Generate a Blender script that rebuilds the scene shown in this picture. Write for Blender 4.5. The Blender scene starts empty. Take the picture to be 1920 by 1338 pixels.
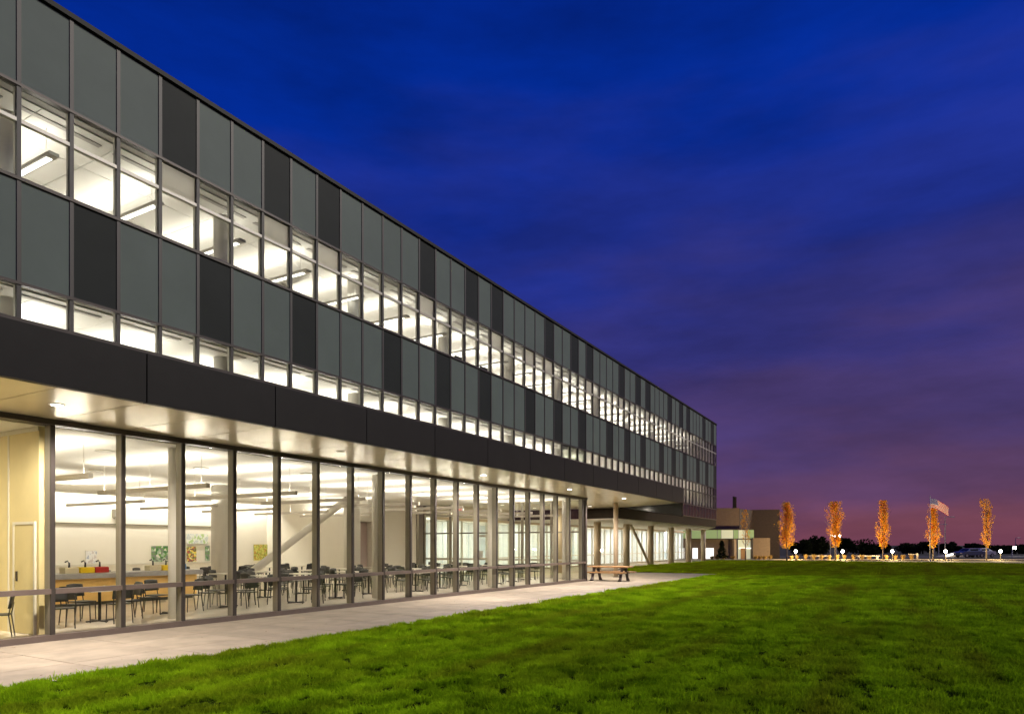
import bpy, math, random
from mathutils import Vector, Matrix, noise as mnoise
random.seed(7)
R = math.radians
SC = bpy.context.scene
COL = SC.collection

# ------------------------------------------------------------------ camera
# world: the facade runs along +Y, the building lies on the -X side, camera at the origin
CAM_H = 1.88
YAW = math.atan(740 / 1280)            # camera turned to the left of the facade direction
cd = bpy.data.cameras.new('camera'); cam = bpy.data.objects.new('camera', cd); COL.objects.link(cam)
cd.sensor_width = 36.0; cd.lens = 36.0 * 1280 / 1920; cd.clip_start = 0.05; cd.clip_end = 5000
cd.shift_y = (1021 - 669) / 1920.0
cam.location = (0, 0, CAM_H); cam.rotation_euler = (R(90), 0, YAW)
SC.camera = cam
FWD = Vector((-math.sin(YAW), math.cos(YAW), 0)); RGT = Vector((math.cos(YAW), math.sin(YAW), 0))

# ------------------------------------------------------------------ world, sun, exposure
SUN_EL, SUN_AZ = R(35), R(55)          # soft fill added for lawn and facade, from ahead and right where the horizon glows
W = bpy.data.worlds.new('World'); SC.world = W; W.use_nodes = True
wn = W.node_tree.nodes; wl = W.node_tree.links; wn.clear()
def N(tree, t, **kw):
    n = tree.nodes.new(t)
    for k, v in kw.items():
        if hasattr(n, k): setattr(n, k, v)
        else: n.inputs[k].default_value = v
    return n
out = wn.new('ShaderNodeOutputWorld'); bg = wn.new('ShaderNodeBackground'); bg2 = wn.new('ShaderNodeBackground'); addw = wn.new('ShaderNodeAddShader')
sky = wn.new('ShaderNodeTexSky'); sky.sky_type = 'NISHITA'; sky.sun_disc = False; sky.sun_elevation = R(-4); sky.sun_rotation = R(20)
wl.new(sky.outputs[0], bg2.inputs[0]); bg2.inputs[1].default_value = 0.05
tc = wn.new('ShaderNodeTexCoord'); sep = wn.new('ShaderNodeSeparateXYZ'); wl.new(tc.outputs['Generated'], sep.inputs[0])
mp = wn.new('ShaderNodeMapping'); mp.inputs['Scale'].default_value = (1.6, 1.6, 6.0); mp.inputs['Rotation'].default_value = (R(12), R(9), 0)
wl.new(tc.outputs['Generated'], mp.inputs[0])
nz = wn.new('ShaderNodeTexNoise'); nz.inputs['Scale'].default_value = 1.5; nz.inputs['Detail'].default_value = 5; nz.inputs['Roughness'].default_value = .52
wl.new(mp.outputs[0], nz.inputs[0])
# elevation, moved a little by the streaky cloud noise
m1 = wn.new('ShaderNodeMath'); m1.operation = 'MULTIPLY_ADD'; wl.new(nz.outputs[0], m1.inputs[0]); m1.inputs[1].default_value = .31; m1.inputs[2].default_value = -.155
m2 = wn.new('ShaderNodeMath'); m2.operation = 'ADD'; wl.new(sep.outputs[2], m2.inputs[0]); wl.new(m1.outputs[0], m2.inputs[1])
# bluer towards the west (-X), redder towards +X
m3 = wn.new('ShaderNodeMath'); m3.operation = 'MULTIPLY_ADD'; wl.new(sep.outputs[0], m3.inputs[0]); m3.inputs[1].default_value = -.06; wl.new(m2.outputs[0], m3.inputs[2])
ramp = wn.new('ShaderNodeValToRGB'); wl.new(m3.outputs[0], ramp.inputs[0]); ramp.color_ramp.interpolation = 'EASE'
def srgb(r, g, b):
    f = lambda c: (c / 255 / 12.92) if c <= 10 else ((c / 255 + .055) / 1.055) ** 2.4
    return (f(r), f(g), f(b), 1)
cr = ramp.color_ramp
cr.elements[0].position = 0.0; cr.elements[0].color = srgb(118, 68, 88)
cr.elements[1].position = 1.0; cr.elements[1].color = srgb(4, 30, 110)
for p, c in ((.09, (90, 60, 100)), (.2, (72, 57, 114)), (.32, (52, 52, 128)), (.45, (30, 48, 144)), (.58, (0, 42, 148)), (.78, (0, 37, 136))):
    e = cr.elements.new(p); e.color = srgb(*c)
# large darker / lighter patches of thin cloud
nz2 = wn.new('ShaderNodeTexNoise'); nz2.inputs['Scale'].default_value = 2.2; nz2.inputs['Detail'].default_value = 6; nz2.inputs['Roughness'].default_value = .6
wl.new(mp.outputs[0], nz2.inputs[0])
mr = wn.new('ShaderNodeMapRange'); mr.inputs[1].default_value = .3; mr.inputs[2].default_value = .7; mr.inputs[3].default_value = .68; mr.inputs[4].default_value = 1.12
wl.new(nz2.outputs[0], mr.inputs[0])
wl.new(ramp.outputs[0], bg.inputs[0]); wl.new(mr.outputs[0], bg.inputs[1])
wl.new(bg.outputs[0], addw.inputs[0]); wl.new(bg2.outputs[0], addw.inputs[1]); wl.new(addw.outputs[0], out.inputs[0])

sl = bpy.data.lights.new('dusk_fill', 'SUN'); sl.energy = 1.75; sl.angle = R(16); sl.color = (1, .93, .80)
so = bpy.data.objects.new('dusk_fill', sl); COL.objects.link(so)
# direction the light comes from: azimuth measured clockwise from +Y
sd = Vector((math.sin(SUN_AZ) * math.cos(SUN_EL), math.cos(SUN_AZ) * math.cos(SUN_EL), math.sin(SUN_EL)))
so.rotation_euler = sd.to_track_quat('Z', 'Y').to_euler()

vs = SC.view_settings; vs.view_transform = 'Standard'; vs.look = 'None'; vs.exposure = 0.0; vs.gamma = 1.0; vs.use_curve_mapping = False
cy = SC.cycles; cy.use_denoising = True
try: cy.denoiser = 'OPENIMAGEDENOISE'
except Exception: pass
cy.max_bounces = 8; cy.diffuse_bounces = 4; cy.glossy_bounces = 3; cy.transmission_bounces = 6; cy.transparent_max_bounces = 24
cy.caustics_reflective = False; cy.caustics_refractive = False; cy.sample_clamp_indirect = 6.0

# ------------------------------------------------------------------ materials
MAT = {}
def mat(name, col, rough=.6, metal=0., var=0., vscale=3., bump=0., bscale=40., spec=.5, emit=None, estr=0., coat=0.):
    m = bpy.data.materials.new(name); m.use_nodes = True; t = m.node_tree
    b = t.nodes['Principled BSDF']
    b.inputs['Base Color'].default_value = (*col, 1); b.inputs['Roughness'].default_value = rough; b.inputs['Metallic'].default_value = metal
    b.inputs['Specular IOR Level'].default_value = spec
    if coat: b.inputs['Coat Weight'].default_value = coat
    if emit: b.inputs['Emission Color'].default_value = (*emit, 1); b.inputs['Emission Strength'].default_value = estr
    if var or bump:
        tcn = t.nodes.new('ShaderNodeTexCoord')
        geo = t.nodes.new('ShaderNodeNewGeometry')
    if var:
        n = t.nodes.new('ShaderNodeTexNoise'); n.inputs['Scale'].default_value = vscale; n.inputs['Detail'].default_value = 5; n.inputs['Roughness'].default_value = .6
        t.links.new(geo.outputs['Position'], n.inputs[0])
        r = t.nodes.new('ShaderNodeMapRange'); r.inputs[1].default_value = .25; r.inputs[2].default_value = .75; r.inputs[3].default_value = 1 - var; r.inputs[4].default_value = 1 + var
        t.links.new(n.outputs[0], r.inputs[0])
        oi = t.nodes.new('ShaderNodeObjectInfo'); r2 = t.nodes.new('ShaderNodeMapRange'); r2.inputs[3].default_value = 1 - var * .35; r2.inputs[4].default_value = 1 + var * .35
        t.links.new(oi.outputs['Random'], r2.inputs[0])
        mm = t.nodes.new('ShaderNodeMath'); mm.operation = 'MULTIPLY'; t.links.new(r.outputs[0], mm.inputs[0]); t.links.new(r2.outputs[0], mm.inputs[1])
        x = t.nodes.new('ShaderNodeVectorMath'); x.operation = 'SCALE'; x.inputs[0].default_value = col; t.links.new(mm.outputs[0], x.inputs['Scale'])
        t.links.new(x.outputs[0], b.inputs['Base Color'])
    if bump:
        n = t.nodes.new('ShaderNodeTexNoise'); n.inputs['Scale'].default_value = bscale; n.inputs['Detail'].default_value = 4
        t.links.new(geo.outputs['Position'], n.inputs[0])
        bp = t.nodes.new('ShaderNodeBump'); bp.inputs['Strength'].default_value = bump; bp.inputs['Distance'].default_value = .02
        t.links.new(n.outputs[0], bp.inputs['Height']); t.links.new(bp.outputs[0], b.inputs['Normal'])
    MAT[name] = m
    return m
def glass(name, tint, ior=1.45):
    m = bpy.data.materials.new(name); m.use_nodes = True; t = m.node_tree; t.nodes.clear()
    o = t.nodes.new('ShaderNodeOutputMaterial'); mx = t.nodes.new('ShaderNodeMixShader'); fr = t.nodes.new('ShaderNodeFresnel'); fr.inputs[0].default_value = ior
    gb = t.nodes.new('ShaderNodeNewGeometry'); fm = t.nodes.new('ShaderNodeMath'); fm.operation = 'MULTIPLY_ADD'; fm.inputs[1].default_value = 1 / ior - ior; fm.inputs[2].default_value = ior
    t.links.new(gb.outputs['Backfacing'], fm.inputs[0]); t.links.new(fm.outputs[0], fr.inputs[0])   # a thin sheet: the same reflection on both faces
    tr = t.nodes.new('ShaderNodeBsdfTransparent'); tr.inputs[0].default_value = (*tint, 1)
    gl = t.nodes.new('ShaderNodeBsdfGlossy'); gl.inputs['Roughness'].default_value = .02
    t.links.new(fr.outputs[0], mx.inputs[0]); t.links.new(tr.outputs[0], mx.inputs[1]); t.links.new(gl.outputs[0], mx.inputs[2]); t.links.new(mx.outputs[0], o.inputs[0])
    MAT[name] = m; return m
def picture(name, cols, scale, kind='VORONOI'):
    m = bpy.data.materials.new(name); m.use_nodes = True; t = m.node_tree; b = t.nodes['Principled BSDF']; b.inputs['Roughness'].default_value = .5
    tcn = t.nodes.new('ShaderNodeTexCoord')
    if kind == 'VORONOI':
        n = t.nodes.new('ShaderNodeTexVoronoi'); n.inputs['Scale'].default_value = scale; t.links.new(tcn.outputs['Object'], n.inputs[0]); src = n.outputs['Color']
        s = t.nodes.new('ShaderNodeSeparateColor'); t.links.new(src, s.inputs[0]); src = s.outputs[0]
    else:
        n = t.nodes.new('ShaderNodeTexNoise'); n.inputs['Scale'].default_value = scale; n.inputs['Detail'].default_value = 4; t.links.new(tcn.outputs['Object'], n.inputs[0]); src = n.outputs[0]
        r_ = t.nodes.new('ShaderNodeMapRange'); r_.inputs[1].default_value = .3; r_.inputs[2].default_value = .7; t.links.new(src, r_.inputs[0]); src = r_.outputs[0]
    r = t.nodes.new('ShaderNodeValToRGB'); r.color_ramp.interpolation = 'CONSTANT' if kind == 'VORONOI' else 'LINEAR'
    t.links.new(src, r.inputs[0]); e = r.color_ramp.elements
    e[0].position = 0; e[0].color = srgb(*cols[0]); e[1].position = (len(cols) - 1) / len(cols); e[1].color = srgb(*cols[-1])
    for i, c in enumerate(cols[1:-1], 1):
        x = e.new(i / len(cols)); x.color = srgb(*c)
    t.links.new(r.outputs[0], b.inputs['Base Color']); MAT[name] = m; return m
def leafmat(name, c1, c2, trans=.35, vscale=.9, dry=None):
    m = bpy.data.materials.new(name); m.use_nodes = True; t = m.node_tree; t.nodes.clear()
    o = t.nodes.new('ShaderNodeOutputMaterial'); mx = t.nodes.new('ShaderNodeMixShader'); mx.inputs[0].default_value = trans
    d = t.nodes.new('ShaderNodeBsdfDiffuse'); tl = t.nodes.new('ShaderNodeBsdfTranslucent')
    geo = t.nodes.new('ShaderNodeNewGeometry'); n = t.nodes.new('ShaderNodeTexNoise'); n.inputs['Scale'].default_value = vscale; n.inputs['Detail'].default_value = 4
    t.links.new(geo.outputs['Position'], n.inputs[0])
    oi = t.nodes.new('ShaderNodeObjectInfo'); a = t.nodes.new('ShaderNodeMath'); a.operation = 'MULTIPLY_ADD'; a.inputs[1].default_value = .45; t.links.new(oi.outputs['Random'], a.inputs[0])
    s = t.nodes.new('ShaderNodeMapRange'); s.inputs[1].default_value = .32; s.inputs[2].default_value = .68; s.inputs[3].default_value = -.1; s.inputs[4].default_value = .75; t.links.new(n.outputs[0], s.inputs[0]); t.links.new(s.outputs[0], a.inputs[2])
    c = t.nodes.new('ShaderNodeMix'); c.data_type = 'RGBA'; t.links.new(a.outputs[0], c.inputs[0]); c.inputs[6].default_value = (*c1, 1); c.inputs[7].default_value = (*c2, 1)
    src = c.outputs[2]
    if dry:                                            # mowing lines along the lawn and drier, browner patches
        mpn = t.nodes.new('ShaderNodeMapping'); mpn.inputs['Scale'].default_value = (1.1, .06, 1); t.links.new(geo.outputs['Position'], mpn.inputs[0])
        n1 = t.nodes.new('ShaderNodeTexNoise'); n1.inputs['Scale'].default_value = 1.0; n1.inputs['Detail'].default_value = 2; t.links.new(mpn.outputs[0], n1.inputs[0])
        n2 = t.nodes.new('ShaderNodeTexNoise'); n2.inputs['Scale'].default_value = .22; n2.inputs['Detail'].default_value = 6; n2.inputs['Roughness'].default_value = .65; t.links.new(geo.outputs['Position'], n2.inputs[0])
        ad = t.nodes.new('ShaderNodeMath'); ad.operation = 'ADD'; t.links.new(n1.outputs[0], ad.inputs[0]); t.links.new(n2.outputs[0], ad.inputs[1])
        rg = t.nodes.new('ShaderNodeMapRange'); rg.inputs[1].default_value = .95; rg.inputs[2].default_value = 1.28; rg.inputs[3].default_value = 0; rg.inputs[4].default_value = .8; t.links.new(ad.outputs[0], rg.inputs[0])
        c2_ = t.nodes.new('ShaderNodeMix'); c2_.data_type = 'RGBA'; t.links.new(rg.outputs[0], c2_.inputs[0]); t.links.new(src, c2_.inputs[6]); c2_.inputs[7].default_value = (*dry, 1); src = c2_.outputs[2]
    t.links.new(src, d.inputs[0]); t.links.new(src, tl.inputs[0]); t.links.new(d.outputs[0], mx.inputs[1]); t.links.new(tl.outputs[0], mx.inputs[2]); t.links.new(mx.outputs[0], o.inputs[0])
    MAT[name] = m; return m

mat('spandrel_light', (.165, .203, .180), .5, 0, .08, 1.2, .12, 1.1, spec=.10)
mat('spandrel_dark', (.038, .043, .040), .5, 0, .10, 1.2, .12, 1.1, spec=.07)
mat('frame_bronze', (.060, .048, .042), .45, .3, .1)
mat('front_shade', (.040, .034, .028), .5, .2, .1)  # unlit mullion fronts: the shade is in the colour
mat('sill_brown', (.12, .092, .075), .5, .1, .12)
mat('frame_mull', (.062, .054, .05), .5, .1, .1)
mat('frame_grey', (.24, .22, .17), .42, .35, .06)
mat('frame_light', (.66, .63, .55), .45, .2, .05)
mat('fascia', (.022, .020, .018), .55, .0, .15, 1.5, spec=.2)
mat('soffit', (.86, .77, .58), .27, .42, .04, 1.5)
mat('soffit_brown', (.022, .016, .012), .6, 0, .12, spec=.05)
mat('dark_glass', (.016, .017, .018), .2, 0, .2, 2., spec=.25)
mat('wall_white', (.80, .76, .68), .7, 0, .02)
mat('ceiling_tile', (.80, .77, .71), .8, 0, .03, 2., .04, 120.)
mat('ceiling_joint', (.45, .42, .38), .8)
mat('partition', (.68, .57, .29), .6, 0, .05)
mat('partition_trim', (.70, .66, .54), .5)
mat('floor_int', (.74, .67, .56), .22, 0, .08, 1.2)
mat('column_white', (.74, .71, .64), .5, 0, .03)
mat('pendant', (.60, .56, .50), .5)
mat('lamp_tube', (.9, .9, .9), .4, emit=(1, .96, .9), estr=2.6)
mat('downlight_lit', (.9, .9, .9), .4, emit=(1, .9, .82), estr=14)
mat('downlight_off', (.45, .36, .22), .4)
mat('counter_top', (.33, .32, .31), .35, 0, .1, 6.)
mat('counter_front', (.80, .52, .17), .45, 0, .12, 2.5)
mat('kick', (.04, .035, .03), .6)
mat('chair_black', (.028, .026, .025), .45, 0, .15)
mat('chair_metal', (.055, .05, .046), .35, .6)
mat('table_white', (.74, .70, .62), .3, 0, .03)
mat('pave', (.275, .235, .17), .8, 0, .24, 1.7, .10, 55.)
mat('pave_joint', (.17, .15, .13), .9, 0, .2)
mat('wood', (.34, .185, .065), .5, 0, .2, 6.)
mat('cast_dark', (.05, .035, .032), .5)
mat('post_tan', (.50, .40, .27), .5, 0, .08)
mat('curtain', (.78, .78, .76), .8, 0, .05)
mat('room_cool', (.66, .72, .76), .7, 0, .04)
mat('brick_brown', (.17, .125, .085), .8, 0, .18, 5., .2, 30.)
mat('brick_dark', (.070, .052, .040), .8, 0, .18, 5., .2, 30.)
mat('green_lit_glass', (.10, .16, .06), .25, emit=(.42, .52, .22), estr=.55)
mat('green_lit_pale', (.3, .32, .2), .25, emit=(.66, .64, .42), estr=.75)
mat('lit_white', (.8, .8, .8), .4, emit=(1, .97, .92), estr=1.8)
mat('lamp_white', (.9, .9, .9), .3, emit=(1, .90, .76), estr=60)
mat('lamp_bar', (.9, .9, .9), .3, emit=(1, .93, .84), estr=7)
mat('pole_grey', (.45, .45, .44), .4, .4)
mat('bench_stone', (.42, .37, .30), .7, 0, .1)
mat('path_stone', (.28, .23, .15), .8, 0, .12)
mat('bark', (.18, .13, .085), .9, 0, .25, 8., .4, 20.)
mat('bark_pale', (.36, .28, .19), .85, 0, .25, 8., .3, 20.)
leafmat('leaf_orange', (.74, .32, .02), (.90, .52, .06), .4, 1.2)
leafmat('leaf_dark', (.010, .016, .007), (.030, .036, .014), .2, .4)
leafmat('straw', (.24, .15, .045), (.40, .27, .09), .35, 4.)
leafmat('grass_blade', (.105, .225, .004), (.40, .63, .014), .42, 1.1, (.17, .17, .012))
leafmat('grass_far', (.13, .20, .004), (.31, .43, .010), .40, .5, (.15, .135, .012))
mat('soil', (.022, .040, .005), 1., 0, .35, 2.2, .5, 25., spec=0.)
mat('far_ground', (.02, .02, .009), .95, 0, .35, .12)
mat('asphalt', (.05, .048, .05), .85, 0, .2)
mat('car_blue', (.10, .13, .22), .25, .3, coat=.6)
mat('car_white', (.62, .63, .66), .25, .1, coat=.6)
mat('tyre', (.02, .02, .02), .8)
mat('red_sign', (.75, .06, .03), .4, emit=(1, .12, .05), estr=1.0)
mat('paper_white', (.85, .85, .83), .6)
mat('yellow', (.90, .62, .02), .4); mat('red', (.45, .03, .02), .4); mat('cream', (.80, .72, .5), .4); mat('black', (.015, .015, .015), .4)
mat('blue_bottle', (.12, .28, .55), .3)
mat('skin_tint', (.42, .33, .30), .7)
glass('glass_window', (.96, .985, .96), 1.25); glass('glass_ground', (.97, .98, .95), 1.26); glass('glass_dim', (.55, .58, .52))
m = mat('frosted', (.80, .78, .74), .6); m.node_tree.nodes['Principled BSDF'].inputs['Transmission Weight'].default_value = 0
def translucent(name, col, t_):
    m = bpy.data.materials.new(name); m.use_nodes = True; t = m.node_tree; t.nodes.clear()
    o = t.nodes.new('ShaderNodeOutputMaterial'); mx = t.nodes.new('ShaderNodeMixShader'); mx.inputs[0].default_value = t_
    d = t.nodes.new('ShaderNodeBsdfDiffuse'); d.inputs[0].default_value = (*col, 1); l = t.nodes.new('ShaderNodeBsdfTranslucent'); l.inputs[0].default_value = (*col, 1)
    t.links.new(d.outputs[0], mx.inputs[1]); t.links.new(l.outputs[0], mx.inputs[2]); t.links.new(mx.outputs[0], o.inputs[0]); MAT[name] = m
translucent('frosted', (.95, .93, .90), .88); translucent('drape', (.84, .85, .84), .6); translucent('flag_cloth', (.8, .8, .8), .4)

# ------------------------------------------------------------------ mesh helpers
class MB:
    def __init__(s): s.v = []; s.f = []
    def box(s, x0, x1, y0, y1, z0, z1):
        b = len(s.v); s.v += [(x0, y0, z0), (x1, y0, z0), (x1, y1, z0), (x0, y1, z0), (x0, y0, z1), (x1, y0, z1), (x1, y1, z1), (x0, y1, z1)]
        s.f += [(b, b + 3, b + 2, b + 1), (b + 4, b + 5, b + 6, b + 7), (b, b + 1, b + 5, b + 4), (b + 1, b + 2, b + 6, b + 5), (b + 2, b + 3, b + 7, b + 6), (b + 3, b, b + 4, b + 7)]
        return s
    def bevbox(s, x0, x1, y0, y1, z0, z1, c):      # box with chamfered top edges
        b = len(s.v)
        s.v += [(x0, y0, z0), (x1, y0, z0), (x1, y1, z0), (x0, y1, z0), (x0, y0, z1 - c), (x1, y0, z1 - c), (x1, y1, z1 - c), (x0, y1, z1 - c),
                (x0 + c, y0 + c, z1), (x1 - c, y0 + c, z1), (x1 - c, y1 - c, z1), (x0 + c, y1 - c, z1)]
        s.f += [(b, b + 3, b + 2, b + 1), (b + 8, b + 9, b + 10, b + 11)]
        for k in (0, 4):
            for i in range(4):
                j = (i + 1) % 4; s.f.append((b + k + i, b + k + j, b + k + 4 + j, b + k + 4 + i))
        return s
    def tube(s, pts, rads, n=10, cap=True):
        pts = [Vector(p) for p in pts]; 
        if not hasattr(rads, '__len__'): rads = [rads] * len(pts)
        b = len(s.v)
        for i, p in enumerate(pts):
            d = (pts[min(i + 1, len(pts) - 1)] - pts[max(i - 1, 0)]).normalized()
            a = d.orthogonal().normalized() if abs(d.z) < .95 else Vector((1, 0, 0)); a = (a - d * a.dot(d)).normalized(); c = d.cross(a)
            for k in range(n):
                t = 2 * math.pi * k / n; q = p + (a * math.cos(t) + c * math.sin(t)) * rads[i]; s.v.append(tuple(q))
        for i in range(len(pts) - 1):
            for k in range(n):
                j = (k + 1) % n; s.f.append((b + i * n + k, b + i * n + j, b + (i + 1) * n + j, b + (i + 1) * n + k))
        if cap:
            s.f.append(tuple(b + k for k in reversed(range(n)))); s.f.append(tuple(b + (len(pts) - 1) * n + k for k in range(n)))
        return s
    def prism(s, poly, z0, z1):
        b = len(s.v); n = len(poly)
        s.v += [(p[0], p[1], z0) for p in poly] + [(p[0], p[1], z1) for p in poly]
        s.f.append(tuple(b + i for i in reversed(range(n)))); s.f.append(tuple(b + n + i for i in range(n)))
        for i in range(n):
            j = (i + 1) % n; s.f.append((b + i, b + j, b + n + j, b + n + i))
        return s
    def poly(s, pts):
        b = len(s.v); s.v += [tuple(p) for p in pts]; s.f.append(tuple(range(b, b + len(pts)))); return s
    def slabpoly(s, pts, thick):                    # planar polygon given a thickness along its normal
        P = [Vector(p) for p in pts]; n = (P[1] - P[0]).cross(P[2] - P[0]).normalized() * thick; b = len(s.v); k = len(P)
        s.v += [tuple(p) for p in P] + [tuple(p - n) for p in P]
        s.f.append(tuple(range(b, b + k))); s.f.append(tuple(b + k + i for i in reversed(range(k))))
        for i in range(k):
            j = (i + 1) % k; s.f.append((b + j, b + i, b + k + i, b + k + j))
        return s
    def sphere(s, c, r, nu=10, nv=6, sz=1.):
        b = len(s.v)
        for i in range(nv + 1):
            t = math.pi * i / nv
            for k in range(nu):
                a = 2 * math.pi * k / nu; s.v.append((c[0] + r * math.sin(t) * math.cos(a), c[1] + r * math.sin(t) * math.sin(a), c[2] + r * sz * math.cos(t)))
        for i in range(nv):
            for k in range(nu):
                j = (k + 1) % nu; s.f.append((b + i * nu + k, b + (i + 1) * nu + k, b + (i + 1) * nu + j, b + i * nu + j))
        return s
    def mesh(s, name, m, smooth=False):
        me = bpy.data.meshes.new(name); me.from_pydata(s.v, [], s.f); me.validate(); me.update()
        if m: me.materials.append(MAT[m])
        if smooth:
            for p in me.polygons: p.use_smooth = True
        return me
    def build(s, name, m, parent=None, smooth=False):
        return link(name, s.mesh(name, m, smooth), parent)
def link(name, me, parent=None, loc=None, rz=0):
    o = bpy.data.objects.new(name, me); COL.objects.link(o)
    if parent: o.parent = parent
    if loc is not None: o.location = loc
    if rz: o.rotation_euler = (0, 0, rz)
    return o
def tag(o, label, cat, group=None):
    o['label'] = label; o['category'] = cat
    if group: o['group'] = group
    return o
def struct(o): o['kind'] = 'structure'; return o
def stuff(o): o['kind'] = 'stuff'; return o
def thing(name, label, cat, loc=(0, 0, 0), rz=0, group=None):
    o = bpy.data.objects.new(name, None); COL.objects.link(o); o.location = loc; o.rotation_euler = (0, 0, rz); o.empty_display_size = .2
    return tag(o, label, cat, group)
def dup(root, loc, rz, label, scale=None):
    r = root.copy(); COL.objects.link(r); r.location = loc; r.rotation_euler = (0, 0, rz); r['label'] = label
    if scale: r.scale = scale
    for ch in list(root.children):
        c = ch.copy(); COL.objects.link(c); c.parent = r
        for g in list(ch.children):
            d = g.copy(); COL.objects.link(d); d.parent = c
    return r
def bx(name, m, parent, *a): return MB().box(*a).build(name, m, parent)
def area(name, loc, sx, sy, power, col, up=False, parent=None):
    l = bpy.data.lights.new(name, 'AREA'); l.shape = 'RECTANGLE'; l.size = sx; l.size_y = sy; l.energy = power; l.color = col
    o = bpy.data.objects.new(name, l); COL.objects.link(o); o.location = loc; o.rotation_euler = (R(180) if up else 0, 0, 0)
    if parent: o.parent = parent
    return o
def at(px, z, H=0.):                                # a place at camera depth z seen at picture column px, at height H
    p = FWD * z + RGT * (z * (px - 960) / 1280); return Vector((p.x, p.y, H))
def hz(py, z): return CAM_H + (1021 - py) * z / 1280
ORD = ['first', 'second', 'third', 'fourth', 'fifth', 'sixth', 'seventh', 'eighth', 'ninth', 'tenth', 'eleventh', 'twelfth', 'thirteenth', 'fourteenth', 'fifteenth', 'sixteenth', 'seventeenth', 'eighteenth', 'nineteenth', 'twentieth', 'twenty-first', 'twenty-second', 'twenty-third', 'twenty-fourth', 'twenty-fifth', 'twenty-sixth', 'twenty-seventh', 'twenty-eighth']

# ------------------------------------------------------------------ ground
g = struct(MB().box(-1500, 1500, -600, 2500, -.40, -.09).build('ground', 'far_ground'))
DU, DG = 11.45, 14.5                                # distance of the upper facade and of the ground floor glass from the camera
Y0, SP = .4476 * DU, .06477 * DU                    # first mullion of the upper facade and its module
G0, GS = 7.085, 1.398                               # the same for the ground floor glass
NEND = 58; YEND = Y0 + NEND * SP; Y47 = Y0 + 47 * SP
YC = 32.85                                          # corner of the ground floor glass
LAWN_D = 10.1

def lawn_h(x, y):
    a = math.sin(x * 1.9 + 1.3 * math.sin(y * 1.1)) * math.sin(y * 2.3 + .8 * math.sin(x * 1.7)); b = math.sin(x * 5.1 + 2 * math.sin(y * 3.3)) * math.sin(y * 4.7 + x)
    return .016 + .016 * a + .012 * b
def in_lawn(x, y):
    if y < 45: return x > -LAWN_D
    if y > 83: return False
    e = 16.6 + 3.2 * min(1, (y - 45) / 6.)
    return x > -e
# lawn: sheet cut along the pavement edge
lm = MB()
def patch(x0, x1, y0, y1, n, k):
    b = len(lm.v)
    for i in range(n + 1):
        for j in range(k + 1):
            x = x0 + (x1 - x0) * i / n; y = y0 + (y1 - y0) * j / k; lm.v.append((x, y, lawn_h(x, y)))
    for i in range(n):
        for j in range(k):
            p = b + i * (k + 1) + j; lm.f.append((p, p + k + 1, p + k + 2, p + 1))
patch(-LAWN_D, 6, -4, 45, 70, 200); patch(6, 60, -4, 45, 30, 30); patch(-LAWN_D, 60, 45, 83, 60, 40)
b = len(lm.v)
prev = None
for j in range(41):
    y = 45 + 38 * j / 40; e = 16.6 + 3.2 * min(1, (y - 45) / 6.)
    lm.v += [(-e, y, .012), (-LAWN_D, y, .012)]
    if j: lm.f.append((b + 2 * j - 2, b + 2 * j - 1, b + 2 * j + 1, b + 2 * j))
struct(lm.build('lawn', 'soil', smooth=True))

# grass blades: tufts scattered over the visible lawn
def tuft(name, n, h, w, spread, m):
    rnd = random.Random(name); q = MB()
    for i in range(n):
        a = rnd.uniform(0, 2 * math.pi); r = spread * math.sqrt(rnd.random()); x, y = r * math.cos(a), r * math.sin(a)
        d = rnd.uniform(0, 2 * math.pi); hh = h * rnd.uniform(.55, 1.15); ln = rnd.uniform(.15, .75) * hh; t = rnd.uniform(0, math.pi)
        dx, dy = math.cos(d), math.sin(d); wx, wy = math.cos(t) * w / 2, math.sin(t) * w / 2
        b = len(q.v)
        q.v += [(x - wx, y - wy, 0), (x + wx, y + wy, 0), (x + dx * ln * .35 - wx * .8, y + dy * ln * .35 - wy * .8, hh * .62), (x + dx * ln * .35 + wx * .8, y + dy * ln * .35 + wy * .8, hh * .62), (x + dx * ln, y + dy * ln, hh)]
        q.f += [(b, b + 1, b + 3, b + 2), (b + 2, b + 3, b + 4)]
    return bpy.data.objects.new(name, q.mesh(name, m))
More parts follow.
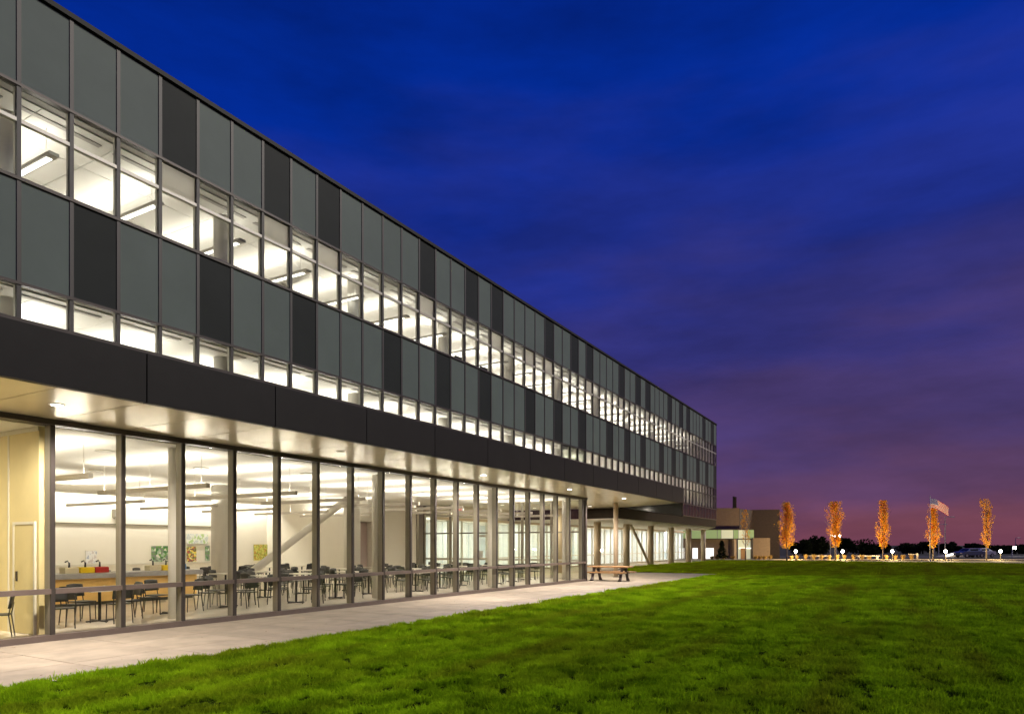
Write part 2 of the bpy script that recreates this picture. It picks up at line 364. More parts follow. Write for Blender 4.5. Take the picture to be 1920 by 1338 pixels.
def scatter(name, label, zmin, zmax, cell, dens, tf, smin, smax, seed):
    q = MB(); idx = {}
    def vid(i, j):
        if (i, j) not in idx:
            x, y = -LAWN_D + i * cell, 45 + j * cell; idx[(i, j)] = len(q.v); q.v.append((x, y, (lawn_h(x, y) if y < 45 else .012) + max(0, mnoise.noise((x * 3.1, y * 3.1, 0)) + .5 * mnoise.noise((x * 7.3, y * 7.3, 4)) + .1) * .065 * (1 if cell < .3 else 1.2)))
        return idx[(i, j)]
    for i in range(int(-12 / cell), int(70 / cell)):
        for j in range(int(-47 / cell), int(39 / cell)):
            x, y = -LAWN_D + (i + .5) * cell, 45 + (j + .5) * cell
            p = Vector((x, y, 0)); z = p.dot(FWD); s = p.dot(RGT)
            if not (zmin <= z < zmax): continue
            if s < -z * .80 - 1 or s > z * .78 + 2: continue
            if not all(in_lawn(x + sx * cell * .49, y + sy * cell * .49) for sx in (-1, 1) for sy in (-1, 1)): continue
            q.f.append((vid(i, j), vid(i + 1, j), vid(i + 1, j + 1), vid(i, j + 1)))
    o = q.build(name, 'soil'); stuff(tag(o, label, 'grass'))
    ng = bpy.data.node_groups.new(name + '_nodes', 'GeometryNodeTree')
    ng.interface.new_socket('Geometry', in_out='INPUT', socket_type='NodeSocketGeometry'); ng.interface.new_socket('Geometry', in_out='OUTPUT', socket_type='NodeSocketGeometry')
    gi = ng.nodes.new('NodeGroupInput'); go = ng.nodes.new('NodeGroupOutput')
    dp = ng.nodes.new('GeometryNodeDistributePointsOnFaces'); dp.inputs['Density'].default_value = dens; dp.inputs['Seed'].default_value = seed
    ip = ng.nodes.new('GeometryNodeInstanceOnPoints'); oi = ng.nodes.new('GeometryNodeObjectInfo'); oi.inputs['Object'].default_value = tf; oi.inputs['As Instance'].default_value = True
    rv = ng.nodes.new('FunctionNodeRandomValue'); rv.data_type = 'FLOAT_VECTOR'; rv.inputs[0].default_value = (-.2, -.2, 0); rv.inputs[1].default_value = (.2, .2, 6.283)
    nt = ng.nodes.new('ShaderNodeTexNoise'); nt.inputs['Scale'].default_value = 3.6 if zmin < 15 else (2.4 if zmin < 25 else .8); nt.inputs['Detail'].default_value = 4
    po = ng.nodes.new('GeometryNodeInputPosition'); ng.links.new(po.outputs[0], nt.inputs['Vector'])
    mr = ng.nodes.new('ShaderNodeMapRange'); mr.inputs[1].default_value = .40; mr.inputs[2].default_value = .56; mr.inputs[3].default_value = smin; mr.inputs[4].default_value = smax; ng.links.new(nt.outputs[0], mr.inputs[0])
    rs = ng.nodes.new('FunctionNodeRandomValue'); rs.data_type = 'FLOAT'; rs.inputs[2].default_value = .75; rs.inputs[3].default_value = 1.25
    mu = ng.nodes.new('ShaderNodeMath'); mu.operation = 'MULTIPLY'; ng.links.new(mr.outputs[0], mu.inputs[0]); ng.links.new(rs.outputs[1], mu.inputs[1])
    jg = ng.nodes.new('GeometryNodeJoinGeometry')
    ng.links.new(gi.outputs[0], dp.inputs['Mesh']); ng.links.new(dp.outputs['Points'], ip.inputs['Points']); ng.links.new(oi.outputs['Geometry'], ip.inputs['Instance'])
    ng.links.new(rv.outputs[0], ip.inputs['Rotation']); ng.links.new(mu.outputs[0], ip.inputs['Scale'])
    ng.links.new(ip.outputs[0], go.inputs[0])
    md = o.modifiers.new('grass', 'NODES'); md.node_group = ng
    return o
scatter('grass', 'short green lawn grass beside the concrete walk in the foreground', 5.5, 17, .1, 420, tuft('tuft_near', 16, .058, .0075, .065, 'grass_blade'), .10, 1.45, 1)
scatter('grass', 'mown green lawn grass in the middle distance', 17, 40, .4, 105, tuft('tuft_mid', 26, .064, .014, .14, 'grass_blade'), .15, 1.45, 2)
scatter('grass', 'far mown lawn grass reaching to the stone path', 40, 92, .8, 24, tuft('tuft_far', 40, .055, .034, .33, 'grass_far'), .6, 1.2, 3)

# ------------------------------------------------------------------ pavement of concrete slabs
pav = struct(MB().prism([(-LAWN_D + .02, -6), (-LAWN_D + .02, 45), (-16.6, 45), (-19.8, 51), (-19.8, 92), (-26, 92), (-26, YC), (-DG, YC), (-DG, -6)][::-1], -.30, -.035).build('pavement', 'pave_joint'))
PD = [LAWN_D, 11.55, 13.02, DG]
me_cache = {}
def slab(x0, x1, y0, y1):
    k = (round(x1 - x0, 3), round(y1 - y0, 3))
    if k not in me_cache: me_cache[k] = MB().bevbox(0, k[0], 0, k[1], -.04, 0, .006).mesh('paving_slab', 'pave')
    o = link('paving_slab', me_cache[k], pav, (x0, y0, random.uniform(-.001, .001)))
y = -6.0
while y < 44.9:
    for a, b in zip(PD[:-1], PD[1:]):
        slab(-b + .010, -a - .010, y + .010, min(y + 1.7, 45) - .012)
    y += 1.7
y = YC
while y < 44.9:
    y1 = min(y + 2.03, 45)
    for k in range(5): slab(-DG - 2.03 * (k + 1) + .005, -DG - 2.03 * k - .005, y + .005, y1 - .005)
    y = y1
y = 45
while y < 91:
    slab(-24.6, -22.21, y + .005, y + 2.39); slab(-22.2, -19.82, y + .005, y + 2.39); y += 2.4

# a few fallen leaves on the slabs and along the lawn edge
fl = MB(); rl = random.Random(31)
for i in range(170):
    x = -LAWN_D - abs(rl.gauss(0, 1.1)) if i % 3 else rl.uniform(-14.3, -LAWN_D); y = rl.uniform(2, 40); x = max(x, -14.3)
    c = Vector((x, y, .006)); a = rl.uniform(0, 6.28); k = rl.uniform(.018, .034); v = Vector((math.cos(a), math.sin(a), rl.uniform(0, .25))) * k; w = Vector((-math.sin(a), math.cos(a), rl.uniform(0, .2))) * k * .6; b = len(fl.v)
    fl.v += [tuple(c - v), tuple(c + w), tuple(c + v), tuple(c - w)]; fl.f.append((b, b + 1, b + 2, b + 3))
mat('dead_leaf', (.14, .075, .03), .8, 0, .4, 9.)
stuff(tag(fl.build('fallen_leaves', 'dead_leaf'), 'small brown fallen leaves scattered over the concrete walk', 'leaves'))

# ------------------------------------------------------------------ the office building
B = thing('office_building', 'long glass office building with two lit bands of windows over a dark fascia', 'building', (0, 0, 0))
HR, HCAP, HH, HT, HS, HS2, HF, HB, HD = 10.27, 10.18, 8.73, 8.20, 7.33, 5.776, 5.226, 4.34, 3.62
NF = -11                                            # bays run on to the left of the picture
def yb(n): return Y0 + n * SP
YL = yb(NF)
# shared meshes for one bay
mw = .03
def panel_mesh(h, m, d0=.0, d1=.04): return MB().box(-DU - d1, -DU - d0, mw, SP - mw, 0, h).mesh('panel', m)
me_sp1 = {k: panel_mesh(HCAP - HH - .03, 'spandrel_' + k) for k in ('light', 'dark')}
me_sp2 = {k: panel_mesh(HS - HS2 - .04, 'spandrel_' + k) for k in ('light', 'dark')}
me_tr = MB().box(-DU - .034, -DU - .022, mw, SP - mw, 0, HH - HT - .05).mesh('pane', 'glass_window')
me_wn = MB().box(-DU - .034, -DU - .022, mw, SP - mw, 0, HT - HS - .05).mesh('pane', 'glass_window')
me_st = MB().box(-DU - .034, -DU - .022, mw, SP - mw, 0, HS2 - HF - .05).mesh('pane', 'glass_window')
me_std = MB().box(-DU - .034, -DU - .022, mw, SP - mw, 0, HS2 - HF - .05).mesh('pane', 'glass_dim')
me_low = MB().box(-DU - .034, -DU - .022, mw, SP - mw, 0, HF - HB - .05).mesh('pane', 'glass_window')
me_dk = panel_mesh(HB - HD - .03, 'dark_glass')
me_fro = MB().box(-DU - .08, -DU - .07, mw, SP - mw, 0, HH - HT - .05).mesh('blind', 'frosted')
me_frs = MB().box(-DU - .16, -DU - .15, mw, SP - mw, 0, HS2 - HF - .05).mesh('blind', 'frosted')
me_mul_s = MB().box(-DU - .042, -DU + .014, -mw, mw, HF - .02, HR - .06).mesh('mullion', 'frame_mull')
me_mul_l = MB().box(-DU - .042, -DU + .014, -mw, mw, HD, HR - .06).mesh('mullion', 'frame_mull')
def inner(h0, h1): return MB().box(-DU - .10, -DU - .043, -mw * .9, mw * .9, h0, h1).mesh('mullion_back', 'frame_light')  # paler than the mullion: light from the room is put into the colour
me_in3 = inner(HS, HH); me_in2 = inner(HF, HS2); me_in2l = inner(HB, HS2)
for n in range(NF, NEND):
    y = yb(n)
    k1 = 'dark' if n % 10 in (3, 6, 8) else 'light'; k2 = 'dark' if n % 10 in (1, 4, 7) else 'light'
    o = link('spandrel_panel', me_sp1[k1], B, (0, y, HH + .02)); 
    o = link('spandrel_panel', me_sp2[k2], B, (0, y, HS2 + .02))
    link('window_pane', me_tr, B, (0, y, HT + .025)); link('window_pane', me_wn, B, (0, y, HS + .025))
    link('window_pane', me_std if 25 <= n <= 27 else me_st, B, (0, y, HF + .025))
    if n >= 28: link('window_blind', me_frs, B, (0, y, HF + .025))
    if n % 5 == 3 or n in (6, 21): link('transom_blind', me_fro, B, (0, y, HT + .025))
    if n >= 47:
        link('window_pane', me_low, B, (0, y, HB + .025)); link('dark_panel', me_dk, B, (0, y, HD + .02))
for n in range(NF, NEND + 1):
    mu = link('mullion', me_mul_l if n >= 47 else me_mul_s, B, (0, yb(n), 0))
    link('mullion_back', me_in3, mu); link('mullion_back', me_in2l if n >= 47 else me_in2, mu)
def rail(name, h0, h1, y0, y1, m, d0=-.03, d1=.06): return bx(name, m, B, -DU - d1, -DU - d0, y0, y1, h0, h1)
rail('roof_cap', HCAP + .01, HR, YL, YEND + .05, 'fascia', -.05, .5)
rail('window_head', HH - .025, HH + .02, YL, YEND, 'frame_bronze')
rail('transom', HT - .03, HT + .025, YL, YEND, 'frame_light', -.012, .06)  # pale colour stands in for room light on this rail
rail('window_sill', HS - .025, HS + .025, YL, YEND, 'frame_bronze')
rail('window_head', HS2 - .025, HS2 + .02, YL, YEND, 'frame_bronze')
rail('window_sill', HF - .03, HF + .025, YL, YEND, 'frame_bronze', -.04)
rail('window_sill', HB - .03, HB + .02, Y47, YEND, 'frame_bronze')
rail('bottom_rail', HD - .02, HD + .02, Y47, YEND, 'frame_bronze')
# dark fascia, in long sheets
y = 7.07 - 2.78 * 4; fas = []
while y < Y47 - .01:
    y1 = min(y + 2.78, Y47)
    MB().box(-DU - .08, -DU + .06, max(y, YL) + .012, y1 - .012, HB, HF - .032).build('fascia_panel', 'fascia', B); y = y1
bx('fascia_backing', 'kick', B, -DU - .14, -DU - .085, YL, Y47, HB + .02, HF - .05)
# roof, slabs and back walls that close the upper storeys
bx('roof', 'frame_bronze', B, -31.0, -DU - .5, YL, YEND, HCAP - .30, HCAP)
def storey(fl, ce, ylo, yhi, dback):
    bx('floor_slab', 'floor_int', B, -dback, -DU - .18, ylo, yhi, fl - .22, fl)
    bx('back_wall', 'wall_white', B, -dback - .1, -dback, ylo, yhi, fl, ce)
    bx('end_wall', 'wall_white', B, -dback, -DU - .18, ylo - .1, ylo, fl, ce); bx('end_wall', 'wall_white', B, -dback, -DU - .18, yhi - .12, yhi, fl, ce)
    T = 1.22; tm = MB().bevbox(0, T - .014, 0, T - .014, 0, -.02, 0).mesh('ceiling_tile', 'ceiling_tile')
    y = ylo + .1
    while y < min(yhi, 34) - T:
        for k in range(3): link('ceiling_tile', tm, B, (-DU - .32 - T * (k + 1), y, ce))
        y += T
    bx('ceiling', 'ceiling_joint', B, -DU - .32 - 3 * T, -DU - .18, ylo, yhi, ce + .003, ce + .03)
    bx('ceiling', 'ceiling_tile', B, -dback, -DU - .32 - 3 * T, ylo, yhi, ce - .02, ce + .03)
    if yhi > 35: bx('ceiling', 'ceiling_tile', B, -DU - .32 - 3 * T, -DU - .32, y, yhi, ce - .018, ce)
storey(6.3, HH + .03, YL, YEND, 25)
storey(HB + .34, HS2 + .04, YL, Y47, 25)
storey(HB + .345, HS2 + .043, Y47 + .02, YEND, 25)
bx('spandrel_wall', 'wall_white', B, -DU - .30, -DU - .185, YL, YEND, HS2 + .075, HS - .03)
bx('spandrel_wall', 'wall_white', B, -DU - .30, -DU - .185, YL, YEND, HH + .065, HCAP - .31)
bx('end_cladding', 'fascia', B, -26, -DU - .06, YEND + .04, YEND + .09, HB, HR - .1)
# linear air slots beside the window heads
slot = MB().box(-DU - .62, -DU - .52, 0, 1.25, 0, .012).mesh('air_slot', 'ceiling_joint')
for n in range(-2, 30, 2): link('air_slot', slot, B, (0, yb(n) + .25, HH - .008)); link('air_slot', slot, B, (0, yb(n) + .25, HS2 + .002))
# upper columns
cm3 = MB().tube([(0, 0, 6.3), (0, 0, HH + .03)], .18, 18).mesh('column', 'column_white', True); cm2 = MB().tube([(0, 0, HB + .34), (0, 0, HS2 + .04)], .18, 18).mesh('column', 'column_white', True)
for k in range(-1, 11):
    yy = .433 * 12.5 + k * 3.965
    link('column', cm3, B, (-12.45, yy, 0)); link('column', cm2, B, (-12.45, yy, 0))
# diagonal braces upstairs
for y0 in (9.9, 33.5):
    MB().tube([(-13.2, y0 - 1.2, 6.3), (-13.2, y0 + 2.6, HH + .1)], .10, 10).build('brace', 'column_white', B, True)
# strip lights of the top floor: things of their own
sl_body = MB().box(-1.85, 1.85, -.075, .075, 0, .05).mesh('lamp_housing', 'pendant'); sl_t = MB().box(-1.70, -.05, -.045, .045, -.012, -.002).box(.05, 1.70, -.045, .045, -.012, -.002).mesh('lamp_tube', 'lamp_tube')
sl_w = MB().tube([(0, 0, .05), (0, 0, .52)], .006, 5).mesh('hanger', 'pendant')
for k in range(23):
    yy = 5.86 + (k - 1) * 1.81
    if yy > YEND - .4: break
    if k == 0: lab = 'fluorescent strip light of the top floor cut by the left picture edge'
    elif k == 1: lab = 'fluorescent strip light of the top floor nearest the left picture edge, fully in view'
    else: lab = 'fluorescent strip light of the top floor, %s from the left picture edge' % ORD[k - 1]
    t = thing('strip_light', lab, 'light', (-13.80, yy, 8.18), 0, 'strip lights of the top floor')
    link('lamp_housing', sl_body, t); link('lamp_tube', sl_t, t)
    for xx in (-1.6, 1.6): link('hanger', sl_w, t, (xx, 0, 0))
    area('strip_uplight', (0, 0, .06), 3.5, .10, 27 if k < 7 else 27 + min(k - 6, 8) * 3, (1, .93, .86), True, t)
    # same on the storey below: only its glow on the ceiling is seen, the fittings sit below the sill
    f2 = bx('cove_lamp', 'pendant', B, -15.8, -12.3, yy - .07, yy + .07, 5.20, 5.24)
    if not (21.3 < yy - 0 < 0): area('cove_uplight', (-14.05, yy, 5.27), 3.4, .10, 52 if yy < 24 else 85, (1, .95, .90), True, B)
# dark frames of furniture by the top-floor glass
for (px, w, lab) in ((862, .5, 'dark square picture frame leaning inside the top floor window above the walk'), (907, .42, 'smaller dark frame inside the top floor window, right of the first frame')):
    th = 30.03 - math.degrees(math.atan((px - 960) / 1280)); yy = 11.75 / math.tan(R(th))
    t = thing('window_frame_stand', lab, 'frame', (-11.75, yy, HS - .06))
    MB().box(-.02, .02, -w / 2, -w / 2 + .05, 0, .3).build('upright', 'kick', t); MB().box(-.02, .02, w / 2 - .05, w / 2, 0, .3).build('upright', 'kick', t); MB().box(-.02, .02, -w / 2 + .051, w / 2 - .051, .25, .3).build('crossbar', 'kick', t)

# ---- soffit under the overhang
y = G0 - 8 * GS
sm = MB().box(-DG - .05, -DU - .065, .010, GS - .010, 0, .04).mesh('soffit_panel', 'soffit')
while y < YC - GS * .5:
    link('soffit_panel', sm, B, (0, y, HB)); y += GS
PX = (-16.4, 42.5)
y0 = y
def xl(y): return -11.5 - (y - Y47) * (4.95 / (42.5 - Y47))      # slanted edge where the volume steps down
k = 0
while y < 42.4:
    y1 = min(y + GS, 42.5)
    if y1 <= Y47: q = [(-DU - .065, y + .006), (-DU - .065, y1 - .006), (-19.2, y1 - .006), (-19.2, y + .006)]
    else: q = [(min(xl(y), -DU - .065), y + .006), (min(xl(y1), -DU - .065), y1 - .006), (-19.2, y1 - .006), (-19.2, y + .006)]
    MB().prism(q, HB, HB + .04).build('soffit_panel', 'soffit', B); y = y1
bx('soffit_backing', 'kick', B, -25, -DU - .15, YL, Y47, HB + .07, HB + .11)
# stepped-down end of the overhang: slanted dark wall and rising underside
w = MB().slabpoly([(-DU - .03, Y47, HB), (-DU - .03, Y47, HD), (-16.4, 42.5, HB)], .05).build('step_wall', 'dark_glass', B)
MB().slabpoly([(-DU - .05, Y47 + .05, HD - .005), (-DU - .05, YEND, HD - .005), (-16.4, YEND, HB - .005), (-16.4, 42.55, HB - .005)], .05).build('underside', 'soffit_brown', B)
# downlights
for i, yy in enumerate((-.6, 6.37, 13.3, 20.3, 27.4, 34.1)):
    lit = i != 2; xx = -12.9
    d = MB().tube([(xx, yy, HB - .012), (xx, yy, HB + .03)], .13, 18).build('downlight', 'frame_light', B)
    MB().tube([(xx, yy, HB - .02), (xx, yy, HB - .013)], .09, 18).build('lens', 'downlight_lit' if lit else 'downlight_off', d)
    if lit:
        l = bpy.data.lights.new('downlight_lamp', 'SPOT'); l.energy = 1900; l.spot_size = R(168); l.spot_blend = .45; l.color = (1, .86, .80); l.shadow_soft_size = .08
        o = bpy.data.objects.new('downlight_lamp', l); COL.objects.link(o); o.location = (xx, yy, HB - .04); o.parent = B

# ---- ground floor glass
ym = [G0 + GS * k for k in range(-7, 18)] + [YC - .45]
FW = .08
gm = MB().box(-DG - .22, -DG - .03, -FW / 2, FW / 2, .12, HB - .11).mesh('mullion', 'frame_grey'); gc = MB().box(-DG - .0295, -DG + .012, -FW / 2, FW / 2, .121, HB - .111).mesh('mullion_front', 'front_shade')  # front face darkened in colour, standing for its unlit outer side
for k, yy in enumerate(ym): link('mullion_front', gc, link('mullion', gm, B, (0, yy, 0)))
bx('head_beam', 'frame_bronze', B, -DG - .25, -DG + .05, YL, YC + .06, HB - .11, HB - .004)
bx('ground_sill', 'sill_brown', B, -DG - .25, -DG + .03, YL, YC + .06, 0, .12)
bx('corner_post', 'frame_bronze', B, -DG - .16, -DG + .02, YC - .12, YC + .055, .122, HB - .112)
ys = [YL] + ym + [YC - .08]
for a, b_ in zip(ys[:-1], ys[1:]):
    if b_ - a < .2: continue
    bx('handrail', 'sill_brown', B, -DG - .12, -DG + .03, a + FW / 2 + .001, b_ - FW / 2 - .001, .92, 1.02)
    bx('glass_pane', 'glass_ground', B, -DG - .108, -DG - .096, a + FW / 2, b_ - FW / 2, 1.021, HB - .112)
    bx('glass_pane', 'glass_ground', B, -DG - .108, -DG - .096, a + FW / 2, b_ - FW / 2, .121, .919)
# return glass at the far end of the cafeteria, with a glazed door
DR = [14.72, 16.5, 18.3, 20.1, 21.3, 23.1, 25.0]
for d in DR[1:]: bx('mullion', 'frame_grey', B, -d - .05, -d + .05, YC - .14, YC, .12, HB - .12)
bx('ground_sill', 'frame_grey', B, -25.2, -DG - .26, YC - .14, YC + .03, 0, .12); bx('head_beam', 'frame_bronze', B, -25.2, -DG - .26, YC - .14, YC + .03, HB - .115, HB - .006)
for a, b_ in zip(DR[:-1], DR[1:]):
    bx('glass_pane', 'glass_ground', B, -b_ + .051, -a - .051, YC - .08, YC - .07, 1.121, HB - .12); bx('glass_pane', 'glass_ground', B, -b_ + .051, -a - .051, YC - .08, YC - .07, .121, 1.019)
    bx('handrail', 'frame_light', B, -b_ + .051, -a - .051, YC - .13, YC - .02, 1.02, 1.12)
    bx('transom', 'frame_grey', B, -b_ + .051, -a - .051, YC - .12, YC - .03, 2.52, 2.60)
dr = bx('glass_door', 'frame_light', B, -21.24, -21.14, YC - .17, YC - .145, .13, 2.45)
bx('door_stile', 'frame_light', dr, -20.26, -20.16, YC - .17, YC - .145, .13, 2.45); bx('door_rail', 'frame_light', dr, -21.135, -20.265, YC - .17, YC - .145, 2.33, 2.45); bx('door_notice', 'paper_white', dr, -21.1, -20.8, YC - .176, YC - .172, 1.15, 1.55); bx('door_notice', 'paper_white', dr, -20.6, -20.3, YC - .176, YC - .172, 1.15, 1.6)

# ---- cafeteria shell
DW = 31.0; HC = 4.22; YP = 6.98
bx('floor', 'floor_int', B, -DW, -DG - .26, YL, YC - .15, -.20, .10)
bx('ceiling', 'ceiling_tile', B, -DW, -DG - .26, YL, YC - .15, HC, HC + .05)
bx('back_wall', 'wall_white', B, -DW - .15, -DW, YL, 31.2, .10, HC)
bx('end_wall', 'wall_white', B, -DW, -DG - .3, YL - .1, YL, .1, HC)
bx('picture_rail', 'frame_grey', B, -DW, -DW + .05, 9.5, 24.2, 2.78, 2.84)
bx('wall_shelf', 'frame_light', B, -DW, -DW + .16, 9.5, 24.2, .98, 1.03)
bx('valance', 'wall_white', B, -DW + .62, -DW + .68, YP + .13, 31.2, HC - .16, HC - .001)
for k in range(8):
    o = area('wall_wash', (-DW + .50, 8.6 + 3.0 * k, HC - .05), 2.9, .12, 84, (1, .93, .83), False, B); o.rotation_euler = (R(14), 0, R(90))
# cream block with a recessed brown doorway
bx('inner_wall', 'wall_white', B, -DW, -24.4, 27.6, 31.2, .1, HC); bx('inner_wall', 'wall_white', B, -DW, -24.4, 26.2, 26.45, .1, HC); bx('door_head', 'wall_white', B, -24.7, -24.4, 26.46, 27.59, 3.1, HC)
bx('recessed_door', 'skin_tint', B, -24.95, -24.85, 26.46, 27.59, .1, 3.09)
bx('inner_post', 'frame_grey', B, -24.6, -24.4, 31.25, 31.45, .1, HC)
# beige partition with a door
bx('partition', 'partition', B, -24, -DG - .30, YP, YP + .12, .1, HC)
for d in (16.0, 17.9): bx('partition_batten', 'partition_trim', B, -d - .025, -d + .025, YP - .012, YP, .1, HC - .1)
bx('partition_batten', 'partition_trim', B, -24, -DG - .30, YP - .02, YP - .001, HC - .09, HC - .01)
pdoor = bx('partition_door', 'partition', B, -15.70, -14.95, YP - .03, YP - .002, .11, 2.28)
for a in ((-15.76, -15.705, .11, 2.345), (-14.945, -14.89, .11, 2.345)): bx('door_frame', 'partition_trim', pdoor, a[0], a[1], YP - .04, YP - .001, a[2], a[3])
bx('door_frame', 'partition_trim', pdoor, -15.704, -14.946, YP - .04, YP - .001, 2.29, 2.345); bx('door_pull', 'chair_metal', pdoor, -15.62, -15.57, YP - .05, YP - .031, 1.15, 1.35)
# columns and the big brace
for i, yy in enumerate((3.0, 10.3, 17.6, 24.9, 32.2)):
    MB().tube([(-15.4, yy, .1), (-15.4, yy, HC)], .18, 20).build('column', 'column_white', B, True)
for yy in (10.3, 17.6, 24.9):
    c = MB().tube([(-23.4, yy, .1), (-23.4, yy, HC)], .40, 24).build('column', 'column_white', B, True)
    MB().tube([(-23.4, yy, HC - .32), (-23.4, yy, HC - .29)], .415, 24).build('collar', 'frame_light', c)
MB().tube([(-23.4, 17.9, .1), (-23.4, 24.75, 4.2)], .165, 14).build('brace', 'column_white', B, True)
# ceiling grilles, sprinklers and signs
gr = MB().tube([(0, 0, -.03), (0, 0, 0)], .22, 12).mesh('ceiling_diffuser', 'frame_light')
for (d, yy) in ((17.2, 9.6), (17.0, 16.0), (18.5, 13.2), (17.4, 20.5), (18.6, 24), (22, 12), (23, 20), (17.5, 28)): link('ceiling_diffuser', gr, B, (-d, yy, HC - .002))
# pendant lights of the cafeteria
pb = MB().box(-2.45, 2.45, -.045, .045, 0, .11).mesh('lamp_body', 'pendant'); pe = MB().box(-2.47, -2.452, -.05, .05, -.005, .115).box(2.452, 2.47, -.05, .05, -.005, .115).mesh('end_cap', 'frame_light')
pw = MB().tube([(0, 0, .11), (0, 0, HC - 3.34)], .006, 5).mesh('hanger', 'pendant')
rows = ((17.9, 'front', 8.3, 9), (25.35, 'rear', 11.2, 6))
for (dc, rn, ys_, cnt) in rows:
    for k in range(cnt):
        yy = ys_ + 2.9 * k
        if yy > 31.5: break
        if rn == 'rear' and 25.9 < yy: break
        t = thing('pendant_light', 'long thin pendant light in the %s row of the cafeteria, %s from the beige partition' % (rn, ORD[k]), 'pendant light', (-dc, yy, 3.34), 0, 'pendant lights of the cafeteria')
        link('lamp_body', pb, t); link('end_cap', pe, t)
        for xx in (-2.2, 0, 2.2): link('hanger', pw, t, (xx, 0, 0))
        area('pendant_uplight', (0, 0, .13), 4.7, .07, 92, (1, .93, .84), True, t)
# room left of the partition: one recessed ceiling light
bx('ceiling_light', 'lit_white', B, -18.2, -17.0, 4.2, 4.8, HC - .012, HC - .001)
area('ceiling_lamp', (-17.6, 4.5, HC - .03), 1.1, .5, 150, (1, .88, .64), False, B)

# ------------------------------------------------------------------ cafeteria furniture
def make_chair(first):
    t = thing('cafe_chair', first, 'chair', (0, 0, .1), 0, 'cafeteria chairs')
    MB().bevbox(-.21, .21, -.21, .21, .43, .455, .008).build('seat', 'chair_black', t)
    q = MB(); nu, nv = 7, 5
    for s_ in (0, 1):
        for i in range(nu):
            for j in range(nv):
                u = (i / (nu - 1) - .5) * 2; v = j / (nv - 1)
                wdt = .215 * (1 - .06 * v * v); q.v.append((u * wdt, -.215 - .05 * v + .035 * u * u - .018 * s_, .56 + .30 * v - .02 * u * u * v))
    for s_ in (0, 1):
        for i in range(nu - 1):
            for j in range(nv - 1):
                a = s_ * nu * nv + i * nv + j; f = (a, a + nv, a + nv + 1, a + 1); q.f.append(f if s_ == 0 else f[::-1])
    rim = [(i, 0) for i in range(nu)] + [(nu - 1, j) for j in range(1, nv)] + [(i, nv - 1) for i in range(nu - 2, -1, -1)] + [(0, j) for j in range(nv - 2, 0, -1)]
    for a, b_ in zip(rim, rim[1:] + rim[:1]):
        A = a[0] * nv + a[1]; Bq = b_[0] * nv + b_[1]; q.f.append((Bq, A, A + nu * nv, Bq + nu * nv))
    q.build('backrest', 'chair_black', t, True)
    for sx in (-1, 1):
        MB().tube([(sx * .20, .20, 0), (sx * .195, .185, .43)], .0125, 6).build('leg', 'chair_metal', t)
        MB().tube([(sx * .20, -.25, 0), (sx * .195, -.195, .43), (sx * .19, -.235, .66)], .0125, 6).build('leg', 'chair_metal', t)
    return t
def make_table(first, loc):
    t = thing('cafe_table', first, 'table', loc, 0, 'cafeteria tables')
    MB().bevbox(-.42, .42, -.42, .42, .71, .745, .006).build('table_top', 'table_white', t)
    MB().tube([(0, 0, .03), (0, 0, .71)], .035, 10).build('pedestal', 'chair_metal', t)
    MB().box(-.30, .30, -.03, .03, 0, .03).box(-.03, .03, -.30, -.031, 0, .03).box(-.03, .03, .031, .30, 0, .03).build('base', 'chair_metal', t)
    return t
# (distance behind the camera line, along the facade); sides that have a chair
spots = []
for k in range(12): spots.append((16.35 + .3 * (k % 3), 9.0 + 1.98 * k, 'window row', k))
for k in range(8): spots.append((18.9 + .3 * (k % 2), 15.9 + 2.0 * k, 'second row', k))
for k in range(8): spots.append((21.6 + .2 * (k % 2), 16.4 + 2.0 * k, 'third row', k))
for k in range(6): spots.append((26.3, 14.4 + 2.0 * k, 'rear row', k))
chair0 = None; table0 = None
SIDES = (((1, 0), 'window side'), ((-1, 0), 'wall side'), ((0, 1), 'far side'), ((0, -1), 'near side'))
for (d, yy, rn, k) in spots:
    if yy > 31.6: continue
    place = '%s table from the partition, %s' % (ORD[k], rn)
    lab = 'pale square cafe table, %s' % place.replace(' table', '')
    lab = 'pale square table in the %s, %s from the partition' % (rn, ORD[k])
    if table0 is None: table0 = make_table(lab, (-d, yy, .1)); 
    else: dup(table0, (-d, yy, .1), random.uniform(-.08, .08), lab)
    for si, ((sx, sy), sn) in enumerate(SIDES):
        if rn in ('third row', 'rear row') and si == 3 and k % 2: continue
        if rn == 'window row' and si == 0 and k in (1, 5, 8): continue
        off = .52 + random.uniform(0, .22); j = random.uniform(-.12, .12)
        # chair faces the table: its +y axis points to the table
        ang = math.atan2(-sy, -sx) - math.pi / 2 + random.uniform(-.35, .35)
        lb = 'black chair on the %s of the %s %s table from the partition' % (sn, ORD[k], rn)
        loc = (-d + sx * off + (j if sx == 0 else 0), yy + sy * off + (j if sy == 0 else 0), .1)
        if chair0 is None:
            chair0 = make_chair(lb); chair0.location = loc; chair0.rotation_euler = (0, 0, ang)
        else: dup(chair0, loc, ang, lb)
dup(chair0, (-15.15, 6.42, .1), R(150), 'black chair left of the beige partition, cut by the picture edge')
dup(chair0, (-15.55, 7.75, .1), R(-95), 'black chair standing just right of the beige partition by the glass')
